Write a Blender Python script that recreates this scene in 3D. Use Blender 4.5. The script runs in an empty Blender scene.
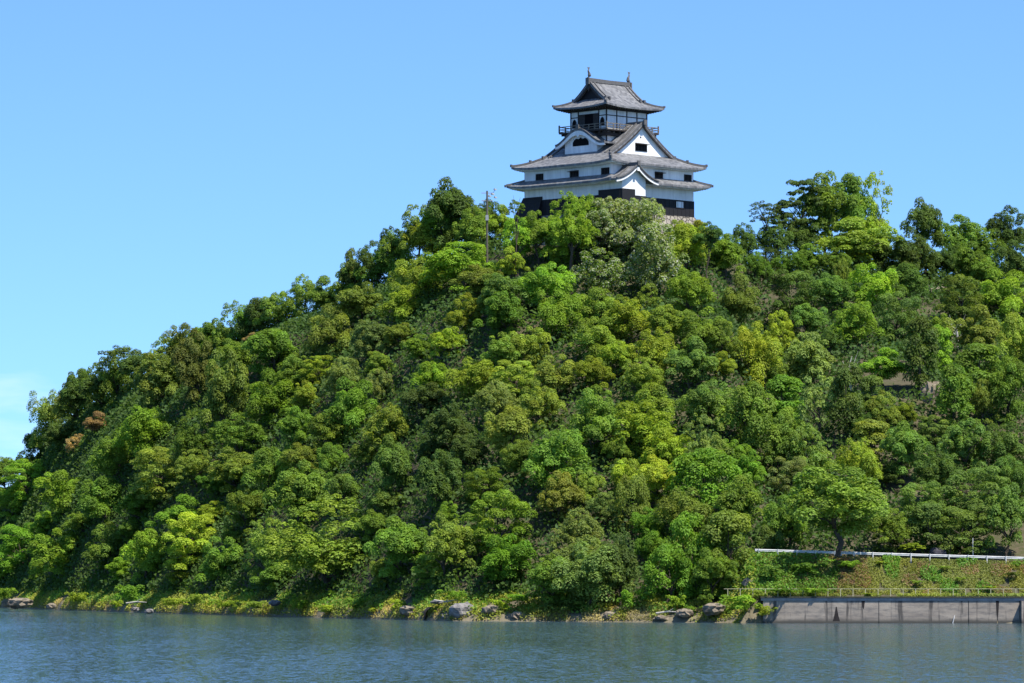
import bpy, math, random
import numpy as np
from mathutils import Vector, Matrix
random.seed(7); rng = np.random.default_rng(7)
R = math.radians
S = bpy.context.scene
COL = S.collection
# ------------------------------------------------------------------ camera, sky, sun, exposure
F = 4200.0; CH = 5.5; HY = 570.0            # focal length in pixels, camera height, horizon row
cam_d = bpy.data.cameras.new('camera'); cam = bpy.data.objects.new('camera', cam_d); COL.objects.link(cam)
cam_d.sensor_width = 36.0; cam_d.lens = F * 36 / 1024
cam.location = (0, 0, CH); cam.rotation_euler = (R(90) + math.atan((HY - 341.5) / F), 0, 0)
cam_d.clip_start = 1; cam_d.clip_end = 20000
S.camera = cam
S.render.resolution_x = 1024; S.render.resolution_y = 683
S.view_settings.view_transform = 'Standard'; S.view_settings.look = 'None'
S.view_settings.exposure = 0.85; S.view_settings.gamma = 1.0
SUN_EL, SUN_AZ = R(59), R(-45)              # azimuth measured from +X, towards -Y
sd = Vector((math.cos(SUN_EL) * math.cos(SUN_AZ), math.cos(SUN_EL) * math.sin(SUN_AZ), math.sin(SUN_EL)))
W = bpy.data.worlds.new('World'); S.world = W; W.use_nodes = True
wn = W.node_tree; wn.nodes.clear()
def N(nt, t, **k):
    n = nt.nodes.new(t)
    for a, b in k.items():
        if a.startswith('i_'): n.inputs[a[2:].replace('_', ' ')].default_value = b
        else: setattr(n, a, b)
    return n
wo = N(wn, 'ShaderNodeOutputWorld'); bg = N(wn, 'ShaderNodeBackground'); bg.inputs[1].default_value = 0.104
sky = N(wn, 'ShaderNodeTexSky'); sky.sky_type = 'NISHITA'; sky.sun_disc = False
sky.sun_elevation = SUN_EL; sky.sun_rotation = math.atan2(sd.x, sd.y)
sky.altitude = 300; sky.air_density = 1.0; sky.dust_density = 0.15; sky.ozone_density = 3.0
tc = N(wn, 'ShaderNodeTexCoord')
mp = N(wn, 'ShaderNodeMapping'); mp.inputs['Scale'].default_value = (1, 1, 1.35); mp.inputs['Location'].default_value = (0, 0, 0.10)
wn.links.new(tc.outputs['Generated'], mp.inputs[0]); wn.links.new(mp.outputs[0], sky.inputs[0])
# thin bright cloud wisps low in the sky
cm = N(wn, 'ShaderNodeMapping'); cm.inputs['Scale'].default_value = (16, 16, 70)
wn.links.new(tc.outputs['Generated'], cm.inputs[0])
cn = N(wn, 'ShaderNodeTexNoise'); cn.inputs['Scale'].default_value = 1.0; cn.inputs['Detail'].default_value = 5; cn.inputs['Roughness'].default_value = .55
wn.links.new(cm.outputs[0], cn.inputs[0])
cr = N(wn, 'ShaderNodeMapRange'); cr.inputs[1].default_value = .46; cr.inputs[2].default_value = 1.05
wn.links.new(cn.outputs[0], cr.inputs[0])
sx = N(wn, 'ShaderNodeSeparateXYZ'); wn.links.new(tc.outputs['Generated'], sx.inputs[0])
cz = N(wn, 'ShaderNodeMapRange'); cz.inputs[1].default_value = .062; cz.inputs[2].default_value = .044
wn.links.new(sx.outputs[2], cz.inputs[0])
cx_ = N(wn, 'ShaderNodeMapRange'); cx_.inputs[1].default_value = -.085; cx_.inputs[2].default_value = -.118
wn.links.new(sx.outputs[0], cx_.inputs[0])
cn.inputs['Distortion'].default_value = .3
m1 = N(wn, 'ShaderNodeMath', operation='MULTIPLY'); wn.links.new(cr.outputs[0], m1.inputs[0]); wn.links.new(cz.outputs[0], m1.inputs[1])
m2 = N(wn, 'ShaderNodeMath', operation='MULTIPLY'); wn.links.new(m1.outputs[0], m2.inputs[0]); wn.links.new(cx_.outputs[0], m2.inputs[1])
tint = N(wn, 'ShaderNodeMix', data_type='RGBA', blend_type='MULTIPLY'); tint.inputs[0].default_value = 1
wn.links.new(sky.outputs[0], tint.inputs[6]); tint.inputs[7].default_value = (.79, 1.06, 1.34, 1)
cmix = N(wn, 'ShaderNodeMix', data_type='RGBA'); cmix.inputs[7].default_value = (7.2, 7.4, 8.6, 1)
wn.links.new(m2.outputs[0], cmix.inputs[0]); wn.links.new(tint.outputs[2], cmix.inputs[6])
wn.links.new(cmix.outputs[2], bg.inputs[0]); wn.links.new(bg.outputs[0], wo.inputs[0])
sl = bpy.data.lights.new('sun', 'SUN'); sl.energy = 4.6; sl.angle = R(.53); sl.color = (1, .95, .86)
so = bpy.data.objects.new('sun', sl); COL.objects.link(so); so.rotation_euler = sd.to_track_quat('Z', 'Y').to_euler()

# ------------------------------------------------------------------ helpers
def P(px, py, D):                            # a photo measurement at distance D as a point of the place
    return Vector(((px - 512) * D / F, D, CH + (HY - py) * D / F))
def tag(o, label=None, cat=None, group=None, kind=None):
    if label: o['label'] = label
    if cat: o['category'] = cat
    if group: o['group'] = group
    if kind: o['kind'] = kind
    return o
def empty(name, loc, rz=0):
    o = bpy.data.objects.new(name, None); COL.objects.link(o); o.location = loc; o.rotation_euler = (0, 0, rz)
    o.empty_display_size = .5
    return o
class MB:
    def __init__(s): s.v = []; s.f = []; s.uv = []
    def add(s, vs, fs, uvs=None):
        o = len(s.v); s.v += [tuple(p) for p in vs]; s.f += [tuple(i + o for i in f) for f in fs]
        s.uv += uvs if uvs else [(p[0] + p[1], p[2]) for p in vs]
        return s
    def box(s, a, b):
        x0, y0, z0 = a; x1, y1, z1 = b
        return s.add([(x0,y0,z0),(x1,y0,z0),(x1,y1,z0),(x0,y1,z0),(x0,y0,z1),(x1,y0,z1),(x1,y1,z1),(x0,y1,z1)],
              [(0,3,2,1),(4,5,6,7),(0,1,5,4),(1,2,6,5),(2,3,7,6),(3,0,4,7)])
    def frustum(s, h0, z0, h1, z1):
        vs = [(a*h0[0], b*h0[1], z0) for a, b in ((-1,-1),(1,-1),(1,1),(-1,1))] + [(a*h1[0], b*h1[1], z1) for a, b in ((-1,-1),(1,-1),(1,1),(-1,1))]
        return s.add(vs, [(0,3,2,1),(4,5,6,7),(0,1,5,4),(1,2,6,5),(2,3,7,6),(3,0,4,7)])
    def prism(s, poly, a, b, axis):          # polygon (p,q) swept along an axis; axis 0: (p,q)=(y,z); axis 1: (p,q)=(x,z)
        n = len(poly)
        mk = (lambda c, p, q: (c, p, q)) if axis == 0 else (lambda c, p, q: (p, c, q))
        vs = [mk(a, *p) for p in poly] + [mk(b, *p) for p in poly]
        return s.add(vs, [tuple(range(n)), tuple(range(2*n-1, n-1, -1))] + [(i, (i+1) % n, n+(i+1) % n, n+i) for i in range(n)])
    def slab(s, g, th, uvf=None):            # a sheet of points given thickness downwards
        n, m = len(g), len(g[0])
        vs = [p for r in g for p in r] + [(p[0], p[1], p[2]-th) for r in g for p in r]
        fs = []; k = n*m
        for i in range(n-1):
            for j in range(m-1):
                a = i*m+j; fs += [(a, a+1, a+m+1, a+m), (k+a, k+a+m, k+a+m+1, k+a+1)]
        for j in range(m-1): fs += [(j, k+j, k+j+1, j+1), ((n-1)*m+j, (n-1)*m+j+1, k+(n-1)*m+j+1, k+(n-1)*m+j)]
        for i in range(n-1): fs += [(i*m, (i+1)*m, k+(i+1)*m, k+i*m), (i*m+m-1, k+i*m+m-1, k+(i+1)*m+m-1, (i+1)*m+m-1)]
        return s.add(vs, fs, [uvf(p) for p in vs] if uvf else None)
    def tube(s, pts, rad, n=6):
        pts = [Vector(p) for p in pts]
        if not hasattr(rad, '__len__'): rad = [rad]*len(pts)
        vs = []; fs = []
        for i, p in enumerate(pts):
            d = (pts[min(i+1, len(pts)-1)] - pts[max(i-1, 0)]).normalized()
            a = d.cross(Vector((0,0,1)) if abs(d.z) < .9 else Vector((1,0,0))).normalized(); b = d.cross(a)
            for k in range(n):
                t = 2*math.pi*k/n; vs.append(p + (a*math.cos(t) + b*math.sin(t))*rad[i])
        for i in range(len(pts)-1):
            for k in range(n): fs.append((i*n+k, i*n+(k+1) % n, (i+1)*n+(k+1) % n, (i+1)*n+k))
        fs += [tuple(range(n-1, -1, -1)), tuple((len(pts)-1)*n+k for k in range(n))]
        return s.add(vs, fs)
    def bar(s, pts, w, h):                   # a square-section strip following points, standing on them
        pts = [Vector(p) for p in pts]; vs = []; fs = []
        for i, p in enumerate(pts):
            d = pts[min(i+1, len(pts)-1)] - pts[max(i-1, 0)]; d.z = 0
            a = Vector((d.y, -d.x, 0)).normalized()*w/2
            vs += [p-a, p+a, p+a+Vector((0,0,h)), p-a+Vector((0,0,h))]
        for i in range(len(pts)-1):
            for k in range(4): fs.append((i*4+k, i*4+(k+1) % 4, i*4+4+(k+1) % 4, i*4+4+k))
        fs += [(3,2,1,0), tuple(len(pts)*4-4+k for k in range(4))]
        return s.add(vs, fs)
    def mesh(s, name, mat, smooth=False):
        me = bpy.data.meshes.new(name); me.from_pydata(s.v, [], s.f)
        ul = me.uv_layers.new(name='uv'); idx = np.empty(len(me.loops), dtype=np.int32); me.loops.foreach_get('vertex_index', idx)
        ul.data.foreach_set('uv', np.array(s.uv, dtype=np.float32)[idx].ravel())
        if mat: me.materials.append(mat)
        if smooth: me.polygons.foreach_set('use_smooth', [True]*len(me.polygons))
        me.update(); return me
    def build(s, name, mat, parent=None, smooth=False):
        o = bpy.data.objects.new(name, s.mesh(name, mat, smooth)); COL.objects.link(o); o.parent = parent
        return o
# ------------------------------------------------------------------ materials
def mat(name, col, rough=.8, spec=.3, var=.0, scale=3.0, bump=0.0, bscale=20.0, col2=None, stretch=(1,1,1), metal=0):
    m = bpy.data.materials.new(name); m.use_nodes = True; nt = m.node_tree; p = nt.nodes['Principled BSDF']
    p.inputs['Roughness'].default_value = rough; p.inputs['Specular IOR Level'].default_value = spec; p.inputs['Metallic'].default_value = metal
    t = N(nt, 'ShaderNodeTexCoord'); mpn = N(nt, 'ShaderNodeMapping'); mpn.inputs['Scale'].default_value = stretch
    nt.links.new(t.outputs['Object'], mpn.inputs[0])
    c2 = col2 if col2 else tuple(c*(1-var) for c in col)
    n = N(nt, 'ShaderNodeTexNoise', i_Scale=scale, i_Detail=6.0, i_Roughness=.65); nt.links.new(mpn.outputs[0], n.inputs[0])
    r = N(nt, 'ShaderNodeMapRange'); r.inputs[1].default_value = .35; r.inputs[2].default_value = .65; nt.links.new(n.outputs[0], r.inputs[0])
    mx = N(nt, 'ShaderNodeMix', data_type='RGBA'); nt.links.new(r.outputs[0], mx.inputs[0])
    mx.inputs[6].default_value = (*col, 1); mx.inputs[7].default_value = (*c2, 1); nt.links.new(mx.outputs[2], p.inputs['Base Color'])
    if bump:
        b = N(nt, 'ShaderNodeBump', i_Strength=bump, i_Distance=.15); n2 = N(nt, 'ShaderNodeTexNoise', i_Scale=bscale, i_Detail=4.0)
        nt.links.new(mpn.outputs[0], n2.inputs[0]); nt.links.new(n2.outputs[0], b.inputs['Height']); nt.links.new(b.outputs[0], p.inputs['Normal'])
    m['mix'] = mx.name
    return m
plaster = mat('white_plaster', (.80,.80,.78), .85, .2, .22, .9, .1, 8, stretch=(1.6,1.6,.22))
boards = mat('black_boards', (.016,.015,.018), .7, .3, .5, 6, .25, 9, stretch=(5,5,.6))
timber = mat('dark_timber', (.045,.038,.034), .75, .3, .5, 5, .2, 12)
pale_timber = mat('weathered_timber', (.22,.19,.15), .8, .2, .5, 5)
dark_in = mat('dark_opening', (.006,.006,.007), .9, .1)
def stone_mat():
    m = mat('dry_stone', (.34,.30,.25), .9, .2, .5, 1.5); nt = m.node_tree; p = nt.nodes['Principled BSDF']
    t = N(nt, 'ShaderNodeTexCoord'); v = N(nt, 'ShaderNodeTexVoronoi', feature='DISTANCE_TO_EDGE', i_Scale=1.5)
    nt.links.new(t.outputs['Object'], v.inputs[0]); r = N(nt, 'ShaderNodeMapRange'); r.inputs[2].default_value = .09
    nt.links.new(v.outputs[0], r.inputs[0]); x = N(nt, 'ShaderNodeMix', data_type='RGBA'); x.inputs[6].default_value = (.05,.045,.04,1)
    nt.links.new(r.outputs[0], x.inputs[0]); nt.links.new(nt.nodes[m['mix']].outputs[2], x.inputs[7]); nt.links.new(x.outputs[2], p.inputs['Base Color'])
    b = N(nt, 'ShaderNodeBump', i_Strength=.8, i_Distance=.2); nt.links.new(r.outputs[0], b.inputs['Height']); nt.links.new(b.outputs[0], p.inputs['Normal'])
    return m
stone_wall = stone_mat()
def tile_mat():
    m = bpy.data.materials.new('grey_roof_tile'); m.use_nodes = True; nt = m.node_tree; p = nt.nodes['Principled BSDF']
    p.inputs['Roughness'].default_value = .55; p.inputs['Specular IOR Level'].default_value = .35
    uv = N(nt, 'ShaderNodeUVMap'); sp = N(nt, 'ShaderNodeSeparateXYZ'); nt.links.new(uv.outputs[0], sp.inputs[0])
    a = N(nt, 'ShaderNodeMath', operation='MULTIPLY'); a.inputs[1].default_value = 2*math.pi/.36; nt.links.new(sp.outputs[0], a.inputs[0])
    c = N(nt, 'ShaderNodeMath', operation='COSINE'); nt.links.new(a.outputs[0], c.inputs[0])
    cp = N(nt, 'ShaderNodeMapRange'); cp.inputs[1].default_value = -.5; cp.inputs[2].default_value = 1; nt.links.new(c.outputs[0], cp.inputs[0])
    # separate tiles: cells about .36 x .3 m with their own tone
    cell = N(nt, 'ShaderNodeVectorMath', operation='DIVIDE'); cell.inputs[1].default_value = (.36,.34,1); nt.links.new(uv.outputs[0], cell.inputs[0])
    fl = N(nt, 'ShaderNodeVectorMath', operation='FLOOR'); nt.links.new(cell.outputs[0], fl.inputs[0])
    wnz = N(nt, 'ShaderNodeTexWhiteNoise', noise_dimensions='2D'); nt.links.new(fl.outputs[0], wnz.inputs[0])
    n = N(nt, 'ShaderNodeTexNoise', i_Scale=.9, i_Detail=5.0); t = N(nt, 'ShaderNodeTexCoord'); nt.links.new(t.outputs['Object'], n.inputs[0])
    r1 = N(nt, 'ShaderNodeMix', data_type='RGBA'); r1.inputs[6].default_value = (.095,.095,.098,1); r1.inputs[7].default_value = (.215,.213,.212,1)
    nt.links.new(wnz.outputs[0], r1.inputs[0])
    r2 = N(nt, 'ShaderNodeMix', data_type='RGBA', blend_type='MULTIPLY'); r2.inputs[0].default_value = .8
    mr = N(nt, 'ShaderNodeMapRange'); mr.inputs[1].default_value = .3; mr.inputs[2].default_value = .7; mr.inputs[3].default_value = .8; mr.inputs[4].default_value = 1.15
    nt.links.new(n.outputs[0], mr.inputs[0]); nt.links.new(r1.outputs[2], r2.inputs[6]); nt.links.new(mr.outputs[0], r2.inputs[7]); nt.links.new(r2.outputs[2], p.inputs['Base Color'])
    b = N(nt, 'ShaderNodeBump', i_Strength=.75, i_Distance=.09); nt.links.new(cp.outputs[0], b.inputs['Height']); nt.links.new(b.outputs[0], p.inputs['Normal'])
    return m
tile = tile_mat()
ridge_tile = mat('ridge_tile', (.13,.125,.12), .6, .3, .4, 6)
def leaf_mat(name='leaves', flower=False):
    m = bpy.data.materials.new(name); m.use_nodes = True; nt = m.node_tree; nt.nodes.remove(nt.nodes['Principled BSDF']); out = nt.nodes['Material Output']
    oi = N(nt, 'ShaderNodeObjectInfo'); at = N(nt, 'ShaderNodeAttribute', attribute_name='tint')
    sp = N(nt, 'ShaderNodeSeparateColor'); nt.links.new(at.outputs['Color'], sp.inputs[0])
    # value from r, warm shift from g, flower from b
    v = N(nt, 'ShaderNodeMapRange'); v.inputs[3].default_value = .72; v.inputs[4].default_value = 1.8; nt.links.new(sp.outputs[0], v.inputs[0])
    a = N(nt, 'ShaderNodeMix', data_type='RGBA', blend_type='MULTIPLY'); a.inputs[0].default_value = 1
    nt.links.new(oi.outputs['Color'], a.inputs[6]); nt.links.new(v.outputs[0], a.inputs[7])
    w = N(nt, 'ShaderNodeMix', data_type='RGBA', blend_type='MULTIPLY'); w.inputs[7].default_value = (1.35,1.12,.65,1)
    nt.links.new(sp.outputs[1], w.inputs[0]); nt.links.new(a.outputs[2], w.inputs[6])
    fl = N(nt, 'ShaderNodeMix', data_type='RGBA'); fl.inputs[7].default_value = (.42,.42,.33,1)
    nt.links.new(sp.outputs[2], fl.inputs[0]); nt.links.new(w.outputs[2], fl.inputs[6])
    p = N(nt, 'ShaderNodeBsdfPrincipled'); p.inputs['Roughness'].default_value = .6; p.inputs['Specular IOR Level'].default_value = .16
    tr = N(nt, 'ShaderNodeBsdfTranslucent'); mx = N(nt, 'ShaderNodeMixShader'); mx.inputs[0].default_value = .40
    sat = N(nt, 'ShaderNodeMix', data_type='RGBA', blend_type='MULTIPLY'); sat.inputs[0].default_value = 1; sat.inputs[7].default_value = (1.3,1.4,.6,1)
    nt.links.new(fl.outputs[2], p.inputs['Base Color']); nt.links.new(fl.outputs[2], sat.inputs[6]); nt.links.new(sat.outputs[2], tr.inputs[0])
    nt.links.new(p.outputs[0], mx.inputs[1]); nt.links.new(tr.outputs[0], mx.inputs[2]); nt.links.new(mx.outputs[0], out.inputs[0])
    return m
leaves = leaf_mat()
bark = mat('bark', (.10,.08,.06), .9, .1, .5, 3, .4, 8, stretch=(2,2,.5))
pale_bark = mat('pale_bark', (.42,.39,.34), .9, .1, .3, 3)
rock_m = mat('river_rock', (.26,.24,.225), .9, .2, scale=1.2, bump=.7, bscale=5, col2=(.10,.095,.09))
tan_rock = mat('tan_rock', (.27,.225,.165), .9, .2, scale=1.0, bump=.7, bscale=4, col2=(.11,.09,.065))
white_metal = mat('white_paint', (.56,.56,.54), .6, .3, .3, 2)
yellow_rail = mat('faded_yellow_paint', (.42,.40,.24), .6, .3, .25, 4)
steel = mat('grey_steel', (.30,.31,.31), .5, .4, .2, 4)
concrete_pole = mat('concrete_pole', (.11,.10,.08), .8, .2, .2, 4)
asphalt = mat('asphalt', (.055,.055,.055), .9, .2, .3, 2)
clip_m = None
# ------------------------------------------------------------------ terrain
def itp(x, pts):
    return np.interp(x, [p[0] for p in pts], [p[1] for p in pts])
SH = [(-400,900),(-160,760),(-79,628),(-60,572),(-45,537),(-24.8,491),(-6.7,454),(11.4,445),(26,437),(27,436),(300,430)]
RIDZ = [(-400,6),(-150,9),(-95,13),(-79,17),(-71.6,24),(-65.5,28),(-56,31),(-44.6,34.5),(-31,39),(-22,40.5),(-17.3,43),(-11,46),(0,48),(26,48),(30,45.5),(36,46),(46,46.5),(54,45.5),(72,46),(100,44),(200,25),(400,8)]
RIDY = [(-400,980),(-150,780),(-79,668),(-65,640),(-56,622),(-44.6,606),(-31,590),(-22,582),(-11,572),(0,566),(26,566),(46,572),(72,582),(120,590),(400,620)]
def vn(x, y, s, seed):                        # smooth value noise
    x = np.asarray(x, float)/s; y = np.asarray(y, float)/s; xi = np.floor(x); yi = np.floor(y); fx = x-xi; fy = y-yi
    fx = fx*fx*(3-2*fx); fy = fy*fy*(3-2*fy)
    h = lambda a, b: np.modf(np.abs(np.sin(a*127.1+b*311.7+seed*74.7)*43758.5453))[0]
    return (h(xi,yi)*(1-fx)+h(xi+1,yi)*fx)*(1-fy)+(h(xi,yi+1)*(1-fx)+h(xi+1,yi+1)*fx)*fy
def sstep(a, b, x):
    t = np.clip((x-a)/(b-a), 0, 1); return t*t*(3-2*t)
def roadz(X): return 6.9 - .85*np.clip((np.asarray(X)-25.6)/28.3, -1, 3)
def terr(X, Y):
    X = np.asarray(X, float); Y = np.asarray(Y, float)
    ys = itp(X, SH); zr = itp(X, RIDZ); yr = itp(X, RIDY); s = Y-ys
    w = sstep(22.5, 26.0, X)
    base_s = 6.8; zb = 2.3
    # natural bank
    bank = np.where(s < 0, s*.5, np.where(s < 1.2, s*.7, .84+(s-1.2)*.27))
    t = np.clip((s-base_s)/(yr-ys-base_s), 0, 1)
    hill = zb+(zr-zb)*(1-(1-t)**1.45)
    nat = np.where(s < base_s, np.minimum(bank, zb), hill)
    rz = roadz(X)
    t2 = np.clip((Y-449.5)/(yr-449.5), 0, 1)
    hill2 = rz+(zr-rz)*(1-(1-t2)**1.35)
    e = np.where(Y < 436.25, -2.0, np.where(Y < 438.2, 2.74, np.where(Y < 442.6, 2.74+(rz-.1-2.74)*(Y-438.2)/4.4, np.where(Y < 449.5, rz, hill2))))
    z = nat*(1-w)+e*w
    tt = np.where(w > .5, t2, t)
    rel = np.sin(np.clip(tt, 0, 1)*math.pi)
    z = z+rel*(5.0*(vn(X, Y, 17, 1)-.5)+2.0*(vn(X, Y, 7, 2)-.5))
    # gully right of the castle spur
    z = z-5.0*rel*np.exp(-((X-itp(Y, [(440,27),(500,33),(560,32)]))/5.0)**2)
    back = np.clip((Y-yr)/180, 0, 1)
    z = np.where(Y > yr+16, z*(1-back*.8)+7*back*.8, z)
    dc = np.hypot(X-12.97, Y-560)
    return np.where(dc < 22, z*sstep(15, 22, dc)+47.9*(1-sstep(15, 22, dc)), z)
xs = np.concatenate([np.linspace(-3000,-170,14), np.linspace(-160,160,230), np.linspace(170,3000,14)])
ss = np.concatenate([[-6,-3,-1.2,-.5,0,.24,.26,.9,1.5,2.2,3.2,4.3,5.5,6.5,7.5,9,11,13.4,13.6], np.linspace(15,190,90), [210,250,320,500,900,1800,6000]])
tv = []
for sv in ss:
    ys = itp(xs, SH); Y = ys+sv; Z = terr(xs, Y)
    tv.append(np.stack([xs, Y, Z], 1))
tv = np.array(tv); n0, n1 = tv.shape[:2]
gm = MB(); gm.v = [tuple(p) for p in tv.reshape(-1, 3)]; gm.uv = [(p[0], p[1]) for p in gm.v]
gm.f = [(i*n1+j, i*n1+j+1, (i+1)*n1+j+1, (i+1)*n1+j) for i in range(n0-1) for j in range(n1-1)]
def ground_mat():
    m = mat('hill_ground', (.060,.070,.025), .95, .1, scale=.35, bump=.8, bscale=3, col2=(.07,.06,.04)); nt = m.node_tree
    p = nt.nodes['Principled BSDF']; t = N(nt, 'ShaderNodeTexCoord')
    n = N(nt, 'ShaderNodeTexNoise', i_Scale=1.6, i_Detail=6.0, i_Roughness=.7); nt.links.new(t.outputs['Object'], n.inputs[0])
    r = N(nt, 'ShaderNodeMapRange'); r.inputs[1].default_value = .45; r.inputs[2].default_value = .6; nt.links.new(n.outputs[0], r.inputs[0])
    x = N(nt, 'ShaderNodeMix', data_type='RGBA'); x.inputs[7].default_value = (.095,.078,.052,1); nt.links.new(r.outputs[0], x.inputs[0])
    nt.links.new(nt.nodes[m['mix']].outputs[2], x.inputs[6])
    sp = N(nt, 'ShaderNodeSeparateXYZ'); nt.links.new(t.outputs['Object'], sp.inputs[0]); zr = N(nt, 'ShaderNodeMapRange'); zr.inputs[1].default_value = 2.2; zr.inputs[2].default_value = 1.0
    nt.links.new(sp.outputs[2], zr.inputs[0]); y = N(nt, 'ShaderNodeMix', data_type='RGBA'); y.inputs[7].default_value = (.17,.145,.095,1); nt.links.new(zr.outputs[0], y.inputs[0])
    nt.links.new(x.outputs[2], y.inputs[6]); nt.links.new(y.outputs[2], p.inputs['Base Color']); return m
ground_m = ground_mat()
tag(gm.build('ground', ground_m, smooth=True), kind='structure')
# water
def water_mat():
    m = bpy.data.materials.new('river_water'); m.use_nodes = True; nt = m.node_tree; p = nt.nodes['Principled BSDF']
    p.inputs['Base Color'].default_value = (.012,.045,.050,1); p.inputs['Roughness'].default_value = .12; p.inputs['IOR'].default_value = 1.33
    t = N(nt, 'ShaderNodeTexCoord')
    hs = []
    for sc, st, k in ((.55,(1,.5,1),.55),(1.7,(1,.6,1),.30),(.09,(1,.35,1),.5)):
        mpn = N(nt, 'ShaderNodeMapping'); mpn.inputs['Scale'].default_value = st; nt.links.new(t.outputs['Object'], mpn.inputs[0])
        n = N(nt, 'ShaderNodeTexNoise', i_Scale=sc, i_Detail=4.0, i_Roughness=.6, i_Distortion=.4); nt.links.new(mpn.outputs[0], n.inputs[0])
        q = N(nt, 'ShaderNodeMath', operation='MULTIPLY'); q.inputs[1].default_value = k; nt.links.new(n.outputs[0], q.inputs[0]); hs.append(q)
    a = N(nt, 'ShaderNodeMath', operation='ADD'); nt.links.new(hs[0].outputs[0], a.inputs[0]); nt.links.new(hs[1].outputs[0], a.inputs[1])
    a2 = N(nt, 'ShaderNodeMath', operation='ADD'); nt.links.new(a.outputs[0], a2.inputs[0]); nt.links.new(hs[2].outputs[0], a2.inputs[1])
    return m
def wave_mat():
    m = bpy.data.materials.new('river_water'); m.use_nodes = True; nt = m.node_tree; p = nt.nodes['Principled BSDF']
    p.inputs['Base Color'].default_value = (.036,.068,.082,1); p.inputs['Roughness'].default_value = .10; p.inputs['IOR'].default_value = 1.33
    t = N(nt, 'ShaderNodeTexCoord'); acc = None
    for sc, st, k in ((2.0,(1,.32,1),.32),(6.5,(1,.5,1),.50),(.045,(1,.2,1),.12)):      # slopes of swell, ripples and gusts
        a = N(nt, 'ShaderNodeMapping'); a.inputs['Scale'].default_value = st; nt.links.new(t.outputs['Object'], a.inputs[0])
        n = N(nt, 'ShaderNodeTexNoise', i_Scale=sc, i_Detail=3.0, i_Roughness=.6); nt.links.new(a.outputs[0], n.inputs[0])
        c = N(nt, 'ShaderNodeVectorMath', operation='SUBTRACT'); nt.links.new(n.outputs['Color'], c.inputs[0]); c.inputs[1].default_value = (.5,.5,.5)
        q = N(nt, 'ShaderNodeVectorMath', operation='MULTIPLY'); nt.links.new(c.outputs[0], q.inputs[0]); q.inputs[1].default_value = (k*1.2,k*2.2,0)
        if acc is None: acc = q
        else:
            d = N(nt, 'ShaderNodeVectorMath', operation='ADD'); nt.links.new(acc.outputs[0], d.inputs[0]); nt.links.new(q.outputs[0], d.inputs[1]); acc = d
    d = N(nt, 'ShaderNodeVectorMath', operation='ADD'); nt.links.new(acc.outputs[0], d.inputs[0]); d.inputs[1].default_value = (0,0,1)
    e = N(nt, 'ShaderNodeVectorMath', operation='NORMALIZE'); nt.links.new(d.outputs[0], e.inputs[0]); nt.links.new(e.outputs[0], p.inputs['Normal'])
    return m
tag(MB().add([(-4000,-600,0),(4000,-600,0),(4000,1000,0),(-4000,1000,0)], [(0,1,2,3)]).build('water', wave_mat()), kind='structure')
# road behind the guardrail
rm = MB(); g = []
for x in np.linspace(26.2, 120, 40): g.append([(x, 443.2, float(roadz(x))+.06), (x, 448.8, float(roadz(x))+.06)])
tag(rm.slab(g, .3).build('road', asphalt), kind='structure')
rm = MB()
for x in np.linspace(22, 119, 40): pass
rm.bar([(x, 443.9, float(roadz(x))+.064) for x in np.linspace(26.4, 120, 40)], .14, .004)
tag(rm.build('road_marking', white_metal), kind='structure')

# ------------------------------------------------------------------ castle (local: x along the right face, y along the left face)
CZ = 47.07+CH
castle = empty('castle_keep', (12.97, 560, CZ), R(45))
tag(castle, 'white and black multi-storey castle keep with grey tiled roofs on top of the wooded hill', 'castle')
def prof(c1, w, h):
    c2 = (h-c1*w)/w**2
    return lambda d: c1*d+c2*d*d
def lift(x, y, L, Wd, amt, Rr):
    k = max(0, 1-((L-abs(x))+(Wd-abs(y)))/Rr); return amt*k*k
def irimoya(L, Wd, H, G, c1, z0, up, swap, th=.28, nd=14, ns=28):
    """hip-and-gable roof, ridge along local x (or y if swap). returns grids, hip and verge lines"""
    p = prof(c1, Wd, H); T = (lambda x, y, z: (y, x, z)) if swap else (lambda x, y, z: (x, y, z))
    mb = MB(); flipuv = lambda a: a
    zz = lambda x, y, d: z0+p(d)+lift(x, y, L, Wd, up, 4.5)
    for sg in (-1, 1):
        g = []
        for i in range(nd+1):
            d = Wd*i/nd; xe = max(G, L-d); y = sg*(Wd-d)
            g.append([T(xe*(-1+2*j/ns), y, zz(xe*(-1+2*j/ns), y, d)) for j in range(ns+1)])
        if swap: mb.slab(g, th, lambda q: (q[1], q[0]*1.15))
        else: mb.slab(g, th, lambda q: (q[0], q[1]*1.15))
    D = L-G+.5
    for sg in (-1, 1):
        g = []
        for i in range(nd+1):
            d = D*i/nd; x = sg*(L-d)
            ye = Wd-min(d, L-G) if d <= L-G else Wd-(L-G)-.25
            g.append([T(x, ye*(-1+2*j/ns), zz(x, ye*(-1+2*j/ns), d)) for j in range(ns+1)])
        if swap: mb.slab(g, th-.02, lambda q: (q[0], q[1]*1.15))
        else: mb.slab(g, th-.02, lambda q: (q[1], q[0]*1.15))
    hips = []; verges = []
    for a in (-1, 1):
        for b in (-1, 1):
            hips.append([T(a*(L-d), b*(Wd-d), zz(L-d, Wd-d, d)) for d in np.linspace(0, L-G, 9)])
            verges.append([T(a*(G-.12), b*(Wd-d), zz(G, Wd-d, d) if d > .01 else z0) for d in np.linspace(L-G+.1, Wd, 12)])
    return mb, hips, verges, p, T
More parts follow.
